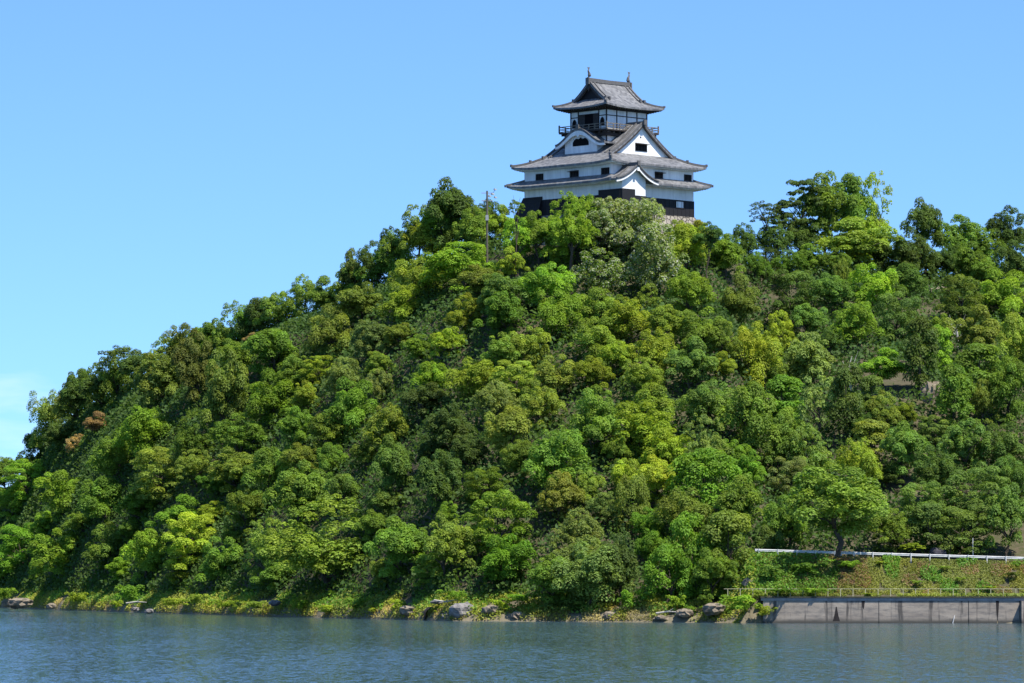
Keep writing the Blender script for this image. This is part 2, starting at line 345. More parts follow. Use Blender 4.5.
def eave_rafters(L, Wd, z0, up, name, material, parent, step=.45, ins=.35, dep=.9, size=.13):
    mb = MB()
    for sg in (-1, 1):
        for x in np.arange(-L+.3, L-.2, step):
            z = z0-.30+lift(x, Wd, L, Wd, up, 4.5); mb.box(*((x-size/2, min(sg*(Wd-ins-dep), sg*(Wd-ins)), z-size), (x+size/2, max(sg*(Wd-ins-dep), sg*(Wd-ins)), z)))
        for y in np.arange(-Wd+.3, Wd-.2, step):
            z = z0-.30+lift(L, y, L, Wd, up, 4.5); mb.box((min(sg*(L-ins-dep), sg*(L-ins)), y-size/2, z-size), (max(sg*(L-ins-dep), sg*(L-ins)), y+size/2, z))
    # closed boarding under the eave, following the lift
    for sg in (-1, 1):
        mb.slab([[(x, sg*y, z0-.27+lift(x, Wd, L, Wd, up, 4.5)+k) for x in np.linspace(-L+.2, L-.2, 25)] for y, k in ((Wd-.15, 0), (Wd-1.5, .25))], .05)
        mb.slab([[(sg*x, y, z0-.272+lift(L, y, L, Wd, up, 4.5)+k) for y in np.linspace(-Wd+.25, Wd-.25, 25)] for x, k in ((L-.15, 0), (L-1.5, .25))], .05)
    return mb.build(name, material, parent)
# stone base
sb = MB().frustum((10.4,10.4), -6.5, (8.15,8.15), 0.0); sb.build('stone_base', stone_wall, castle)
# plaster walls with recessed window openings are dressed by window parts
wall = MB(); wall.box((-8,-8,0), (8,8,6.75)); wall.box((-8,-10,0.6), (-3.5,-8,4.3))
wall.prism([(-8,4.29),(-5.75,5.75),(-3.5,4.29)], -9.98, -8, 1)
wo_ = wall.build('wall', plaster, castle)
bd = MB()
bd.box((-8.07,-8.07,-.05), (8.07,8.07,2.15)); bd.box((-8.07,-10.07,-.05), (-3.4,-8,2.0))
for x in np.arange(-8, 8.01, .8):              # battens over the board joints
    bd.box((x-.03,-8.10,0), (x+.03,-8.05,2.15)); bd.box((-8.10,x-.03,0), (-8.05,x+.03,2.15))
bd.box((-8.25,-10.3,.4), (-5.8,-9.6,2.75)); bd.box((-8.30,-9.9,.4), (-7.9,-6.0,2.75))     # stone-drop box at the near corner
# flared stone drop at far left corner
bd.add([(-8.12,8.12,2.6),(-8.12,4.6,2.6),(-9.6,9.6,-1.8),(-9.6,4.6,-1.8),(-6,8.12,2.6),(-6,9.6,-1.8),(-7,4.6,2.6),(-7,4.6,-1.8),(-6,7,2.6),(-6,7,-1.8)],
       [(0,1,3,2),(0,2,5,4),(1,6,7,3),(4,5,9,8),(6,8,9,7),(0,4,8,6,1),(2,3,7,9,5)])
bd.build('board_cladding', boards, castle)
# lower roof: a skirt round the first storey
def skirt(ih, oh, zi, zo, up, th=.26):
    mb = MB(); n = 30
    for sg in (-1, 1):
        for ax in (0, 1):
            g = []
            for i in range(7):
                t = i/6; h = oh+(ih-oh)*t; row = []
                for j in range(n+1):
                    s_ = h*(-1+2*j/n); z = zo+(zi-zo)*(t*.8+.2*t*t)+lift(s_, h, oh, oh, up, 4.5)
                    row.append((s_, sg*h, z) if ax == 0 else (sg*h, s_, z))
                g.append(row)
            mb.slab(g, th, (lambda q: (q[0], q[1]*1.15)) if ax == 0 else (lambda q: (q[1], q[0]*1.15)))
    return mb
lr = skirt(7.95, 9.68, 4.85, 3.95, .28).build('lower_roof', tile, castle)
eave_rafters(9.68, 9.68, 3.95, .28, 'rafters', plaster, lr)
for a in (-1, 1):
    for b in (-1, 1):
        if (a, b) == (-1, -1): continue
        hr = MB(); hr.bar([(a*h, b*h, 3.95+(4.85-3.95)*((9.68-h)/1.73)+lift(h, h, 9.68, 9.68, .28, 4.5)-.02) for h in np.linspace(9.75, 8.0, 6)], .24, .24)
        hr.box((a*9.8-.1, b*9.8-.1, 4.05), (a*9.8+.1, b*9.8+.1, 4.36)); hr.build('hip_ridge', ridge_tile, lr)
# porch-like gable over the near corner
def small_gable(cx, hw, z0, h, y0, y1, c1=.13, th=.24, n=18):
    p = prof(c1, hw, h); mb = MB()
    g = [[(cx+hw*(-1+2*j/n), y, z0+p(hw-abs(hw*(-1+2*j/n)))) for j in range(n+1)] for y in (y0, (y0+y1)/2, y1)]
    mb.slab(g, th, lambda q: (q[1], q[0]*1.15)); return mb, [(cx+hw*(-1+2*j/n), z0+p(hw-abs(hw*(-1+2*j/n)))) for j in range(n+1)]
gb, edge = small_gable(-5.75, 4.0, 3.98, 2.0, -10.75, -7.98)
gb_o = gb.build('corner_gable_roof', tile, castle)
vb = MB()
vb.add([(x, -10.72, z-.25) for x, z in edge]+[(x, -10.72, z-.48) for x, z in edge]+[(x, -10.60, z-.25) for x, z in edge]+[(x, -10.60, z-.48) for x, z in edge],
       sum([[(i, i+1, 19+i+1, 19+i), (38+i, 57+i, 57+i+1, 38+i+1), (19+i, 19+i+1, 57+i+1, 57+i), (i, 38+i, 38+i+1, i+1)] for i in range(18)], []))
vb.box((-5.95,-10.86,5.15), (-5.55,-10.80,5.6))
vb.build('bargeboard', plaster, gb_o)
vr = MB()
vr.bar([(x, -10.72, z) for x, z in edge[:10]], .26, .16); vr.bar([(x, -10.72, z) for x, z in edge[9:]], .26, .16)
vr.bar([(-5.75,-10.9,5.95),(-5.75,-7.98,5.95)], .34, .36); vr.box((-5.98,-11.0,5.9), (-5.52,-10.85,6.5))
vr.bar([(x, -9.3, z) for x, z in edge[:9]], .2, .16)
vr.build('gable_ridge', ridge_tile, gb_o)
# middle roof: ridge along local y
mb, hips, verges, pm, Tm = irimoya(9.24, 9.24, 5.8, 6.35, .38, 6.45, .30, True)
mr = mb.build('middle_roof', tile, castle)
eave_rafters(9.24, 9.24, 6.45, .30, 'rafters', plaster, mr)
rb = MB()
for h in hips:
    rb.bar(h, .26, .26); e = Vector(h[0]); rb.box((e.x-.12, e.y-.12, e.z), (e.x+.12, e.y+.12, e.z+.36))
    k = Vector(h[5]); rb.box((k.x-.14, k.y-.14, k.z+.1), (k.x+.14, k.y+.14, k.z+.45))
for v in verges: rb.bar(v, .3, .22)
for v in verges: rb.bar([Vector(q)+Vector((0, -1.0*np.sign(q[1]), 0)) for q in v], .22, .2)
rb.bar([(0,-6.6,12.15),(0,6.6,12.15)], .36, .3)
for s_ in (-1, 1): rb.box((-.3, s_*6.68-.12, 11.95), (.3, s_*6.68+.12, 12.62))
for v in verges:
    q = Vector(v[0]); rb.box((q.x-.14, q.y-.14, q.z), (q.x+.14, q.y+.14, q.z+.4))
rb.build('roof_ridge', ridge_tile, mr)
for s_ in (-1, 1):                            # gable walls and white bargeboards
    poly = [(x, 6.45+pm(9.24-abs(x))-.34) for x in np.linspace(-6.9, 6.9, 25)]
    gw = MB().prism([(-6.9, 7.0)]+poly+[(6.9, 7.0)], min(s_*5.95, s_*5.8), max(s_*5.95, s_*5.8), 1).build('gable_wall', plaster, castle)
    bb = MB(); xs_ = np.linspace(-6.9, 6.9, 27)
    pts = [(x, 6.45+pm(9.24-abs(x))) for x in xs_]; n_ = len(pts)
    bb.add([(x, s_*6.40, z-.27) for x, z in pts]+[(x, s_*6.40, z-.52) for x, z in pts]+[(x, s_*6.30, z-.27) for x, z in pts]+[(x, s_*6.30, z-.52) for x, z in pts],
       sum([[(i, i+1, n_+i+1, n_+i), (2*n_+i, 3*n_+i, 3*n_+i+1, 2*n_+i+1), (n_+i, n_+i+1, 3*n_+i+1, 3*n_+i)] for i in range(n_-1)], []))
    bb.build('bargeboard', timber, gw)
def window(x0, x1, z0, z1, plane, face, parent=castle, bars=True, shut=False, awn=False):
    """face 'r': on local y = plane facing -y; face 'l': on local x = plane facing -x"""
    mk = (lambda a, d, z: (a, plane-d, z)) if face == 'r' else (lambda a, d, z: (plane-d, a, z))
    def bx(m, a0, a1, d0, d1, c0, c1):
        p, q = mk(a0, d0, c0), mk(a1, d1, c1); m.box(tuple(map(min, p, q)), tuple(map(max, p, q)))
    m = MB(); bx(m, x0, x1, -.25, .02, z0, z1); w = m.build('window', plaster if shut else dark_in, parent)
    f = MB(); t = .09
    bx(f, x0-t, x1+t, -.05, .05, z1, z1+t); bx(f, x0-t, x1+t, -.05, .07, z0-t, z0); bx(f, x0-t, x0, -.05, .05, z0, z1); bx(f, x1, x1+t, -.05, .05, z0, z1)
    f.build('window_frame', timber, w)
    if bars:
        b = MB()
        for x in np.arange(x0+.2, x1-.05, .28): bx(b, x, x+.07, .02, .06, z0, z1)
        b.build('window_bars', timber, w)
    if awn:
        m = MB(); a, b_ = mk(x0-.1, .05, z1+.06), mk(x1+.1, .6, z1-.1)
        m.box(tuple(map(min, a, b_)), (max(a[0], b_[0]), max(a[1], b_[1]), min(a[2], b_[2])+.06)); m.build('awning', timber, w)
for v0, v1 in ((12.5,13.75),(5.95,7.4),(.35,1.65)): window(v0-8, v1-8, 4.88, 5.6, -8, 'l', awn=(v0 == 5.95))
for u0, u1 in ((8.5,9.9),(14.2,15.5)): window(u0-8, u1-8, 4.88, 5.6, -8, 'r', awn=(u0 == 8.5))
window(-1.1, 1.0, 8.55, 9.45, -5.95, 'r', awn=True)
MB().prism([(-.12+.12*math.cos(t), 10.35+.12*math.sin(t)) for t in np.linspace(0, 2*math.pi, 9)[:-1]], -6.0, -5.9, 1).build('vent_hole', dark_in, castle)
window(4.5, 5.9, 1.15, 1.95, -8.07, 'r', bars=False, shut=True)
# curved dormer on the left slope
kz = lambda v: 9.5+1.95*(.5+.5*math.cos(math.pi*min(1, abs(v)/4.2)))**.85
vs_ = np.linspace(-4.9, 4.2, 31)
kd = MB().slab([[(u, v, kz(v)) for v in vs_] for u in (-6.0,-5.0,-3.0)], .22, lambda q: (q[0], q[1])).build('curved_dormer_roof', tile, castle)
kb = MB(); n_ = len(vs_)
kb.add([(-5.98+.0, v, kz(v)-.22) for v in vs_]+[(-5.98, v, kz(v)-.80+.3*min(1, abs(v)/4.2)) for v in vs_]+[(-5.82, v, kz(v)-.22) for v in vs_]+[(-5.82, v, kz(v)-.80+.3*min(1, abs(v)/4.2)) for v in vs_],
       sum([[(i, i+1, n_+i+1, n_+i), (2*n_+i, 3*n_+i, 3*n_+i+1, 2*n_+i+1), (n_+i, n_+i+1, 3*n_+i+1, 3*n_+i)] for i in range(n_-1)], []))
kb.prism([(-.45,kz(0)-.6),(0,kz(0)-1.15),(.45,kz(0)-.6)], -6.0, -5.84, 0)
kb.build('bargeboard', plaster, kd)
MB().prism([(v, kz(v)-.2) for v in np.linspace(-2.95, 2.95, 15)]+[(2.95,7.3),(-2.95,7.3)], -5.4, -3.0, 0).build('dormer_wall', plaster, castle)
kr = MB(); kr.bar([(-6.0,0,kz(0)-.02),(-3.6,0,kz(0)-.02)], .34, .3); kr.bar([(-5.95, v, kz(v)-.02) for v in vs_], .2, .14); kr.box((-6.15,-.25,kz(0)), (-5.98,.25,kz(0)+.6))
kr.build('dormer_ridge', ridge_tile, kd)
cat_pts = [(-1.45,9.25),(1.45,9.25),(1.45,9.7),(1.2,10.05),(.8,10.25),(.4,10.15),(0,10.35),(-.4,10.15),(-.8,10.25),(-1.2,10.05),(-1.45,9.7)]
MB().prism(cat_pts, -5.46, -5.3, 0).build('dormer_window', dark_in, castle)
# tower storeys
tw = MB().box((-3.9,-3.3,8.0), (3.9,3.3,14.45)); tw.build('upper_wall', plaster, castle)
tf = MB()
for x in np.linspace(-3.9, 3.9, 5): 
    for y in (-3.3, 3.3): tf.box((x-.09, y-.05, 11.3), (x+.09, y+.05, 14.4))
for x in (-3.9, 0, 3.9):
    for y in (-3.3,): tf.box((x-.09, y-.05, 8.5), (x+.09, y+.05, 11.2))
for y in (-3.3,-1.9,1.9,3.3):
    for x in (-3.9, 3.9): tf.box((x-.05, y-.09, 11.3), (x+.05, y+.09, 14.4))
for y in (-3.3, 3.3): tf.box((-3.95, y-.045, 13.2), (3.95, y+.045, 13.32)); tf.box((-3.95, y-.045, 13.98), (3.95, y+.045, 14.2))
for x in (-3.9, 3.9): tf.box((x-.045, -3.3, 13.2), (x+.045, 3.3, 13.32)); tf.box((x-.045, -3.3, 13.98), (x+.045, 3.3, 14.2))
tf.build('timber_frame', timber, castle)
dr = MB().box((-3.99,-1.0,11.3), (-3.85,1.0,13.6)).build('door', dark_in, castle)
MB().box((-4.03,-1.9,11.3), (-3.97,-.95,13.6)).build('door_leaf', timber, dr); MB().box((-4.03,.6,11.3), (-3.97,1.9,13.6)).build('door_leaf', timber, dr)
for yc in (-2.55, 2.6):
    pts = [(yc-.42,11.9),(yc+.42,11.9),(yc+.38,12.6),(yc+.22,12.9),(yc,13.05),(yc-.22,12.9),(yc-.38,12.6)]
    w = MB().prism(pts, -3.97, -3.85, 0).build('bell_window', timber, castle)
    MB().prism([(yc+(a-yc)*.7, 12.4+(b-12.4)*.8) for a, b in pts], -3.99, -3.95, 0).build('pane', dark_in, w)
# balcony
bal = MB(); bal.box((-5.05,-4.45,11.12), (5.05,4.45,11.3))
for x in np.linspace(-4.6, 4.6, 9):
    for y in (-1, 1): bal.box((x-.1, min(y*3.3, y*4.3), 10.85), (x+.1, max(y*3.3, y*4.3), 11.12))
for y in np.linspace(-4.0, 4.0, 8):
    for x in (-1, 1): bal.box((min(x*3.9, x*4.9), y-.1, 10.85), (max(x*3.9, x*4.9), y+.1, 11.12))
bal.box((-4.5,-3.9,10.5), (4.5,3.9,10.86))
bo = bal.build('balcony', timber, castle)
rl = MB()
for a, b in (((-5,-4.4),(5,-4.4)),((5,-4.4),(5,4.4)),((5,4.4),(-5,4.4)),((-5,4.4),(-5,-4.4))):
    for z, h in ((12.0,.10),(11.68,.07),(11.36,.07)):
        rl.bar([Vector((*a, z)), Vector((*b, z))], .10, h)
    for k in range(9):
        t = k/8; x, y = a[0]+(b[0]-a[0])*t, a[1]+(b[1]-a[1])*t; rl.box((x-.05, y-.05, 11.3), (x+.05, y+.05, 12.05))
for x, y in ((-5,-4.4),(5,-4.4),(5,4.4),(-5,4.4)): rl.box((x-.08, y-.08, 11.3), (x+.08, y+.08, 12.3))
rl.build('railing', pale_timber, bo)
# top roof: ridge along local x
mb, hips, verges, pt_, Tt = irimoya(5.65, 4.9, 3.55, 3.85, .36, 14.45, .30, False, th=.26)
tr_ = mb.build('top_roof', tile, castle)
eave_rafters(5.65, 4.9, 14.45, .30, 'rafters', timber, tr_, dep=1.1)
rb = MB()
for h in hips:
    rb.bar(h, .24, .22); e = Vector(h[0]); rb.box((e.x-.12, e.y-.12, e.z), (e.x+.1, e.y+.1, e.z+.28))
for v in verges:
    rb.bar(v, .28, .2); q = Vector(v[0]); rb.box((q.x-.16, q.y-.16, q.z), (q.x+.14, q.y+.14, q.z+.4))
    rb.bar([Vector(a)+Vector((-.75*np.sign(a[0]), 0, 0)) for a in v], .2, .18)
    q = Vector(v[0])+Vector((-.75*np.sign(v[0][0]), 0, 0)); rb.box((q.x-.16, q.y-.16, q.z), (q.x+.13, q.y+.13, q.z+.38))
rb.bar([(-4.05,0,17.95),(0,0,17.9),(4.05,0,17.95)], .42, .5)
for s_ in (-1, 1): rb.box((s_*4.1-.12,-.32,17.6), (s_*4.1+.12,.28,18.45))
rb.build('roof_ridge', ridge_tile, tr_)
for s_ in (-1, 1):
    poly = [(y, 14.45+pt_(4.9-abs(y))-.3) for y in np.linspace(-3.6, 3.6, 17)]
    gw = MB().prism([(-3.6,15.0)]+poly+[(3.6,15.0)], min(s_*3.35, s_*3.2), max(s_*3.35, s_*3.2), 0).build('gable_wall', boards, castle)
    m = MB(); ys_ = np.linspace(-3.7, 3.7, 19)
    pts = [(y, 14.45+pt_(4.9-abs(y))) for y in ys_]; n_ = len(pts)
    m.add([(s_*3.9, y, z-.24) for y, z in pts]+[(s_*3.9, y, z-.6) for y, z in pts]+[(s_*3.78, y, z-.24) for y, z in pts]+[(s_*3.78, y, z-.6) for y, z in pts],
       sum([[(i, i+1, n_+i+1, n_+i), (2*n_+i, 3*n_+i, 3*n_+i+1, 2*n_+i+1), (n_+i, n_+i+1, 3*n_+i+1, 3*n_+i)] for i in range(n_-1)], []))
    m.prism([(-.3,17.3),(0,16.6),(.3,17.3)], s_*3.93-.02, s_*3.93+.02, 0)
    m.build('bargeboard', timber, gw)
    # fish ornament: head down, tail curled up
    x = s_*3.85
    f = MB().tube([(x+s_*.15,0,18.4),(x-s_*.12,0,18.75),(x-s_*.05,0,19.1),(x+s_*.12,0,19.4),(x+s_*.05,0,19.7)], [.2,.24,.17,.1,.03], 7)
    f.add([(x+s_*.02,-.04,19.35),(x+s_*.35,0,19.85),(x+s_*.05,.04,19.6),(x-s_*.2,0,19.9)], [(0,1,2),(0,2,3),(0,3,1),(1,3,2)])
    f.add([(x-s_*.1,-.28,18.8),(x-s_*.1,.28,18.8),(x-s_*.35,0,19.05),(x+s_*.0,0,19.1)], [(0,1,2),(0,1,3),(0,2,3),(1,2,3)])
    f.build('fish_ornament', ridge_tile, tr_)
# ------------------------------------------------------------------ vegetation
def leaf_mesh(name, cen, nor, size, tint, material, aspect=.62):
    """many small leaf-spray faces: centres, facing directions, sizes, tint rgb"""
    n = len(cen); nor = nor/np.maximum(np.linalg.norm(nor, axis=1, keepdims=True), 1e-6)
    a = rng.normal(size=(n, 3)); a -= nor*(a*nor).sum(1, keepdims=True); a /= np.maximum(np.linalg.norm(a, axis=1, keepdims=True), 1e-6)
    b = np.cross(nor, a); s = np.asarray(size).reshape(-1, 1)*np.ones((n, 1))
    v = np.empty((n, 4, 3), np.float32)
    v[:,0] = cen-a*s; v[:,1] = cen-b*s*aspect+nor*s*.15; v[:,2] = cen+a*s; v[:,3] = cen+b*s*aspect+nor*s*.15
    me = bpy.data.meshes.new(name); me.vertices.add(n*4); me.loops.add(n*4); me.polygons.add(n)
    me.vertices.foreach_set('co', v.ravel()); me.loops.foreach_set('vertex_index', np.arange(n*4, dtype=np.int32))
    me.polygons.foreach_set('loop_start', np.arange(0, n*4, 4, dtype=np.int32)); me.polygons.foreach_set('loop_total', np.full(n, 4, np.int32))
    ca = me.color_attributes.new('tint', 'FLOAT_COLOR', 'POINT'); c = np.ones((n, 4, 4), np.float32); c[:,:,:3] = tint[:,None,:]
    ca.data.foreach_set('color', c.ravel()); me.materials.append(material); me.update(); me.validate(); return me
def puff_leaves(pc, pr, per, lsize, flat=1.0, jit=.38, flower=0.0, low=-.35):
    """leaves over the upper shells of many puffs: pc centres (n,3), pr radii (n,)"""
    C, Nn, T = [], [], []
    for c, r in zip(pc, pr):
        k = max(12, int(per*r*r)); d = rng.normal(size=(k, 3)); d /= np.linalg.norm(d, axis=1, keepdims=True)
        d[:,2] = np.where(d[:,2] < low, -d[:,2], d[:,2])
        rad = r*(1-.28*rng.random(k)**1.5)*(1+.10*np.sin(d[:,0]*6+c[0])*np.sin(d[:,1]*6+c[1]))
        sc = np.array([1, 1, flat]); C.append(c+d*sc*rad[:,None]); Nn.append(d/sc+rng.normal(size=(k, 3))*jit+np.array([0,-.0,.5]))
        t = np.empty((k, 3)); pv = rng.random(); t[:,0] = np.clip(.16+.55*pv+.40*(rng.random(k)-.5), 0, 1)
        t[:,1] = np.clip((rng.random()**2)*.6+.25*(rng.random(k)-.5), 0, 1)
        t[:,2] = (rng.random(k) < flower*(.3+1.4*pv))*(.5+.5*rng.random(k)); T.append(t)
    C = np.concatenate(C); return C, np.concatenate(Nn), np.full(len(C), lsize)*(.7+.6*rng.random(len(C))), np.concatenate(T)
def sph(n, zmin=-.5):                          # even points on a unit sphere above zmin
    i = np.arange(n)+.5; z = 1-(1-zmin)*i/n; t = i*2.39996+rng.random()*6; r = np.sqrt(1-z*z)
    p = np.stack([r*np.cos(t), r*np.sin(t), z], 1); return p+rng.normal(size=p.shape)*.09
# every crown is built with radius 1 m; trees scale it. leaf sizes are given for a crown of about 4 m
def c_round(seed, npf=50, pr=.25, zs=.85, per=5200, ls=.033, lob=.22, fl=0.0):
    nb = int(3+lob*12); pc = []; r = []          # limb masses, each carrying its own leaf clumps
    for b in range(nb):
        a = 6.283*(b/nb)+rng.random()*1.1; q = (.25+.35*rng.random())*(1+lob) if b else 0; z = rng.uniform(-.35, .30) if b else .30
        R_ = rng.uniform(.42, .60)*(1.15 if not b else 1)*(1-lob*.35); k = int(npf*1.35/nb)
        p = sph(k, -.45)*(.72+.36*rng.random((k, 1)))*R_*np.array([1,1,.85]); pc.append(p+np.array([q*math.cos(a), q*math.sin(a), z])); r.append(pr*.78*(.55+.85*rng.random(k)))
    k = npf//3; pc.append(rng.normal(size=(k, 3))*np.array([.38,.38,.38*zs])-np.array([0,0,.25])); r.append(np.full(k, pr))
    pc = np.concatenate(pc); r = np.concatenate(r)
    return puff_leaves(pc, r, per, ls, .8, flower=fl)
def c_layer(seed, tiers=6, per=4600, ls=.031):
    pc, r = [], []
    for i in range(tiers):
        z = -.75+1.55*i/(tiers-1); w = math.sqrt(max(.1, 1-(z*.8)**2))
        k = int(5+7*w)
        for j in range(k):
            a = 6.283*j/k+rng.random()*.9+i; q = w*(.45+.55*rng.random()); pc.append((q*math.cos(a), q*math.sin(a), z+.42*(rng.random()-.5)-.15*q)); r.append(.17+.15*rng.random())
    return puff_leaves(np.array(pc), np.array(r), per, ls, .72, low=-.35)
def c_cedar(seed, ls=.036):
    pc, r = [], []
    for i in range(16):
        z = -1+2.1*i/15; w = (1.02-z)*.46*(.8+.4*rng.random())+.05
        for j in range(max(2, int(9*w/.8))):
            a = 6.283*rng.random(); q = w*(.5+.5*rng.random()); pc.append((q*math.cos(a), q*math.sin(a), z-.1*q)); r.append(.13+.10*rng.random())
    return puff_leaves(np.array(pc), np.array(r), 3800, ls, 1.1)
def c_column(seed, ls=.036):
    n = 46; z = rng.random(n)*2-1; w = .52*np.sqrt(np.clip(1.05-np.abs(z)**2.6, .08, 1)); a = rng.random(n)*6.283
    pc = np.stack([w*np.cos(a)*(.6+.5*rng.random(n)), w*np.sin(a)*(.6+.5*rng.random(n)), z], 1)
    return puff_leaves(pc, .17+.12*rng.random(n), 3600, ls, 1.0)
def c_airy(seed, ls=.040):
    n = 44; p = sph(n, -.6)*(.55+.5*rng.random((n,1))); r = .12+.12*rng.random(n)
    return puff_leaves(p*np.array([1,1,.85]), r, 2600, ls, .7)
def c_pine(seed, ls=.034):
    pc, r = [], []
    for i in range(17):
        z = -.75+1.6*i/16+.1*rng.random(); a = rng.random()*6.283; q = (.85-.45*max(0, z))*rng.random()**.4
        cx, cy = q*math.cos(a), q*math.sin(a)
        for j in range(6): pc.append((cx+.22*rng.normal(), cy+.22*rng.normal(), z+.03*rng.normal())); r.append(.15+.1*rng.random())
    return puff_leaves(np.array(pc), np.array(r), 3600, ls, .5, low=-.2)
def c_drape(seed, ls=.040):                     # vine-covered, hanging curtains
    n = 70; z = rng.random(n)*2-1; a = rng.random(n)*6.283; w = .75*np.sqrt(np.clip(1.02-np.clip(z,0,1)**2, .05, 1))
    pc = np.stack([w*np.cos(a), w*np.sin(a), z], 1); return puff_leaves(pc, .17+.1*rng.random(n), 3000, ls, 1.3, jit=.5)
def c_bush(seed, ls=.065):
    n = 26; p = np.concatenate([rng.normal(size=(n,2))*.46, rng.random((n,1))*.75-.1], 1); return puff_leaves(p, .16+.22*rng.random(n), 900, ls, .9, jit=.8)
def c_clipped(seed, ls=.07):
    n = 50; p = sph(n, -.1); return puff_leaves(p*np.array([.92,.92,.85]), np.full(n, .17), 1800, ls, .8, jit=.3)
PROTO = {}
def protos(kind, fn, n, **k):
    PROTO[kind] = []
    for i in range(n):
        C, Nn, s_, T = fn(i*1.7+1, **k); q = np.percentile(np.hypot(C[:,0], C[:,1]), 97) if kind != 'column' else 1/1.0
        C = C/np.array([q, q, np.percentile(C[:,2], 99.3)]); PROTO[kind].append(leaf_mesh('crown', C, Nn, s_, T, leaves))
protos('round', c_round, 9)
protos('dome', c_round, 4, npf=90, pr=.17, zs=.8, per=5600, ls=.028, lob=.12)
protos('lobed', c_round, 5, npf=28, pr=.34, zs=.85, per=4600, lob=.34)
protos('layer', c_layer, 6); protos('cedar', c_cedar, 4); protos('column', c_column, 4); protos('airy', c_airy, 4)
protos('pine', c_pine, 3); protos('drape', c_drape, 3); protos('bush', c_bush, 5); protos('clipped', c_clipped, 1)
protos('flower', c_round, 3, npf=60, pr=.20, zs=.85, per=3600, ls=.036, lob=.2, fl=.32)
def trunk_mesh(kind, seed):
    r = random.Random(seed); m = MB()
    # unit tree: base at z=-1 (scaled by the tree's depth), crown centre at z=0
    top = .7 if kind in ('cedar','column') else .15
    pts = [(.05*r.uniform(-1,1)*i, .05*r.uniform(-1,1)*i, -1.9+(top+1.9)*i/5) for i in range(6)]
    m.tube(pts, [.075,.062,.052,.042,.030,.015], 7)
    nl = 7 if kind not in ('cedar','column') else 5
    for k in range(nl):
        a = 6.283*k/nl+r.random(); z0 = -.75+.6*r.random(); z1 = z0+.3+.3*r.random(); q = .4+.25*r.random()
        if kind in ('cedar','column'): q *= .4
        b = Vector(pts[3]); m.tube([(b.x*.5, b.y*.5, z0), (q*.5*math.cos(a), q*.5*math.sin(a), z0+(z1-z0)*.55), (q*math.cos(a+.2), q*math.sin(a+.2), z1)], [.032,.022,.008], 5)
    return m.mesh('trunk', bark)
TRUNK = {k: [trunk_mesh(k, i*3+len(k)) for i in range(3)] for k in PROTO}
TONE = dict(B=(.165,.275,.028), Y=(.235,.295,.028), L=(.180,.255,.038), M=(.118,.200,.028), D=(.064,.108,.026), O=(.145,.180,.034),
            P=(.165,.220,.065), R=(.270,.205,.090), G=(.085,.165,.040), K=(.085,.095,.030), V=(.110,.225,.022))
TONE = {k: tuple(a*(1-w)+b*w for a, b in zip(v, (.175,.250,.036))) for (k, v), w in zip(TONE.items(), (.1,.25,.1,.1,.1,.35,.2,.0,.35,.3,.15))}
TW = dict(B='bright green', Y='yellow-green', L='light green', M='mid-green', D='dark green', O='olive', P='pale greyish green', R='reddish brown',
          G='cool deep green', K='dark brownish', V='vivid green')
KW = dict(round='rounded broadleaf tree', dome='smooth domed broadleaf tree', lobed='lumpy broadleaf tree', layer='layered broadleaf tree', cedar='conical cedar',
          column='narrow columnar tree', airy='thin airy tree', pine='spreading pine', drape='vine-draped tree', bush='shrub', clipped='clipped shrub', flower='pale-flowering broadleaf tree')
GN = dict(cedar='cedar_tree', pine='pine_tree', bush='shrub', clipped='clipped_shrub')
def skyline(px):
    return float(itp(px, [(-60,470),(0,462),(38,444),(44,405),(75,374),(130,350),(158,346),(200,322),(290,287),(335,272),(352,262),(385,238),(415,212),(430,200),(465,200),(510,214),(520,218),(600,200),(690,216),(730,236),(770,212),(800,182),(850,174),(890,188),(905,215),(925,205),(945,214),(990,226),(1010,210),(1060,208)]))
def place_ray(px, py, hc, dmin=None):
    """where on the hillside a crown hc above the ground is seen at this spot of the photograph"""
    xr = (px-512)/F; ys = float(itp(xr*480, SH)); D = np.arange(max(ys*.9, 430), 760, .5); X = xr*D
    lo = np.where(X > 24, 450.5, itp(X, SH)+8.0)
    zt = terr(X, D); zr = CH+(HY-py)*D/F
    yr = itp(X, RIDY); yr = np.where(np.abs(X-12.5) < 15, 541, yr)
    ok = (D > lo) & (zt+hc >= zr); ok &= D < yr+np.where(yr == 541, 3, 14)
    i = np.argmax(ok)
    if not ok[i]:
        j = np.argmin(np.where(D < yr+8, np.abs(yr-4-D), 1e9)); return float(X[j]), float(D[j]), float(zr[j])
    return float(X[i]), float(D[i]), float(zt[i]+hc)
TREES = []
def add_tree(px, py, rx, ry, kind, tone, label=None, group=None, name=None, cat=None, dd=0.0, hcf=None, dist=None):
    s0 = 500/F; r0 = rx*s0*1.12; h0 = ry*s0*1.12
    hc = hcf if hcf is not None else h0*1.0+r0*.35
    if dist: D = dist; X = (px-512)*D/F; Zc = CH+(HY-py)*D/F
    else: X, D, Zc = place_ray(px, py, hc)
    D += dd; X = (px-512)*D/F; Zc = CH+(HY-py)*D/F
    TREES.append(dict(keep=bool(dist and D < 443.5), px=px, py=py, rx=rx, ry=ry, kind=kind, tone=tone, label=label, group=group, X=X, D=D, Z=Zc, name=name, cat=cat))
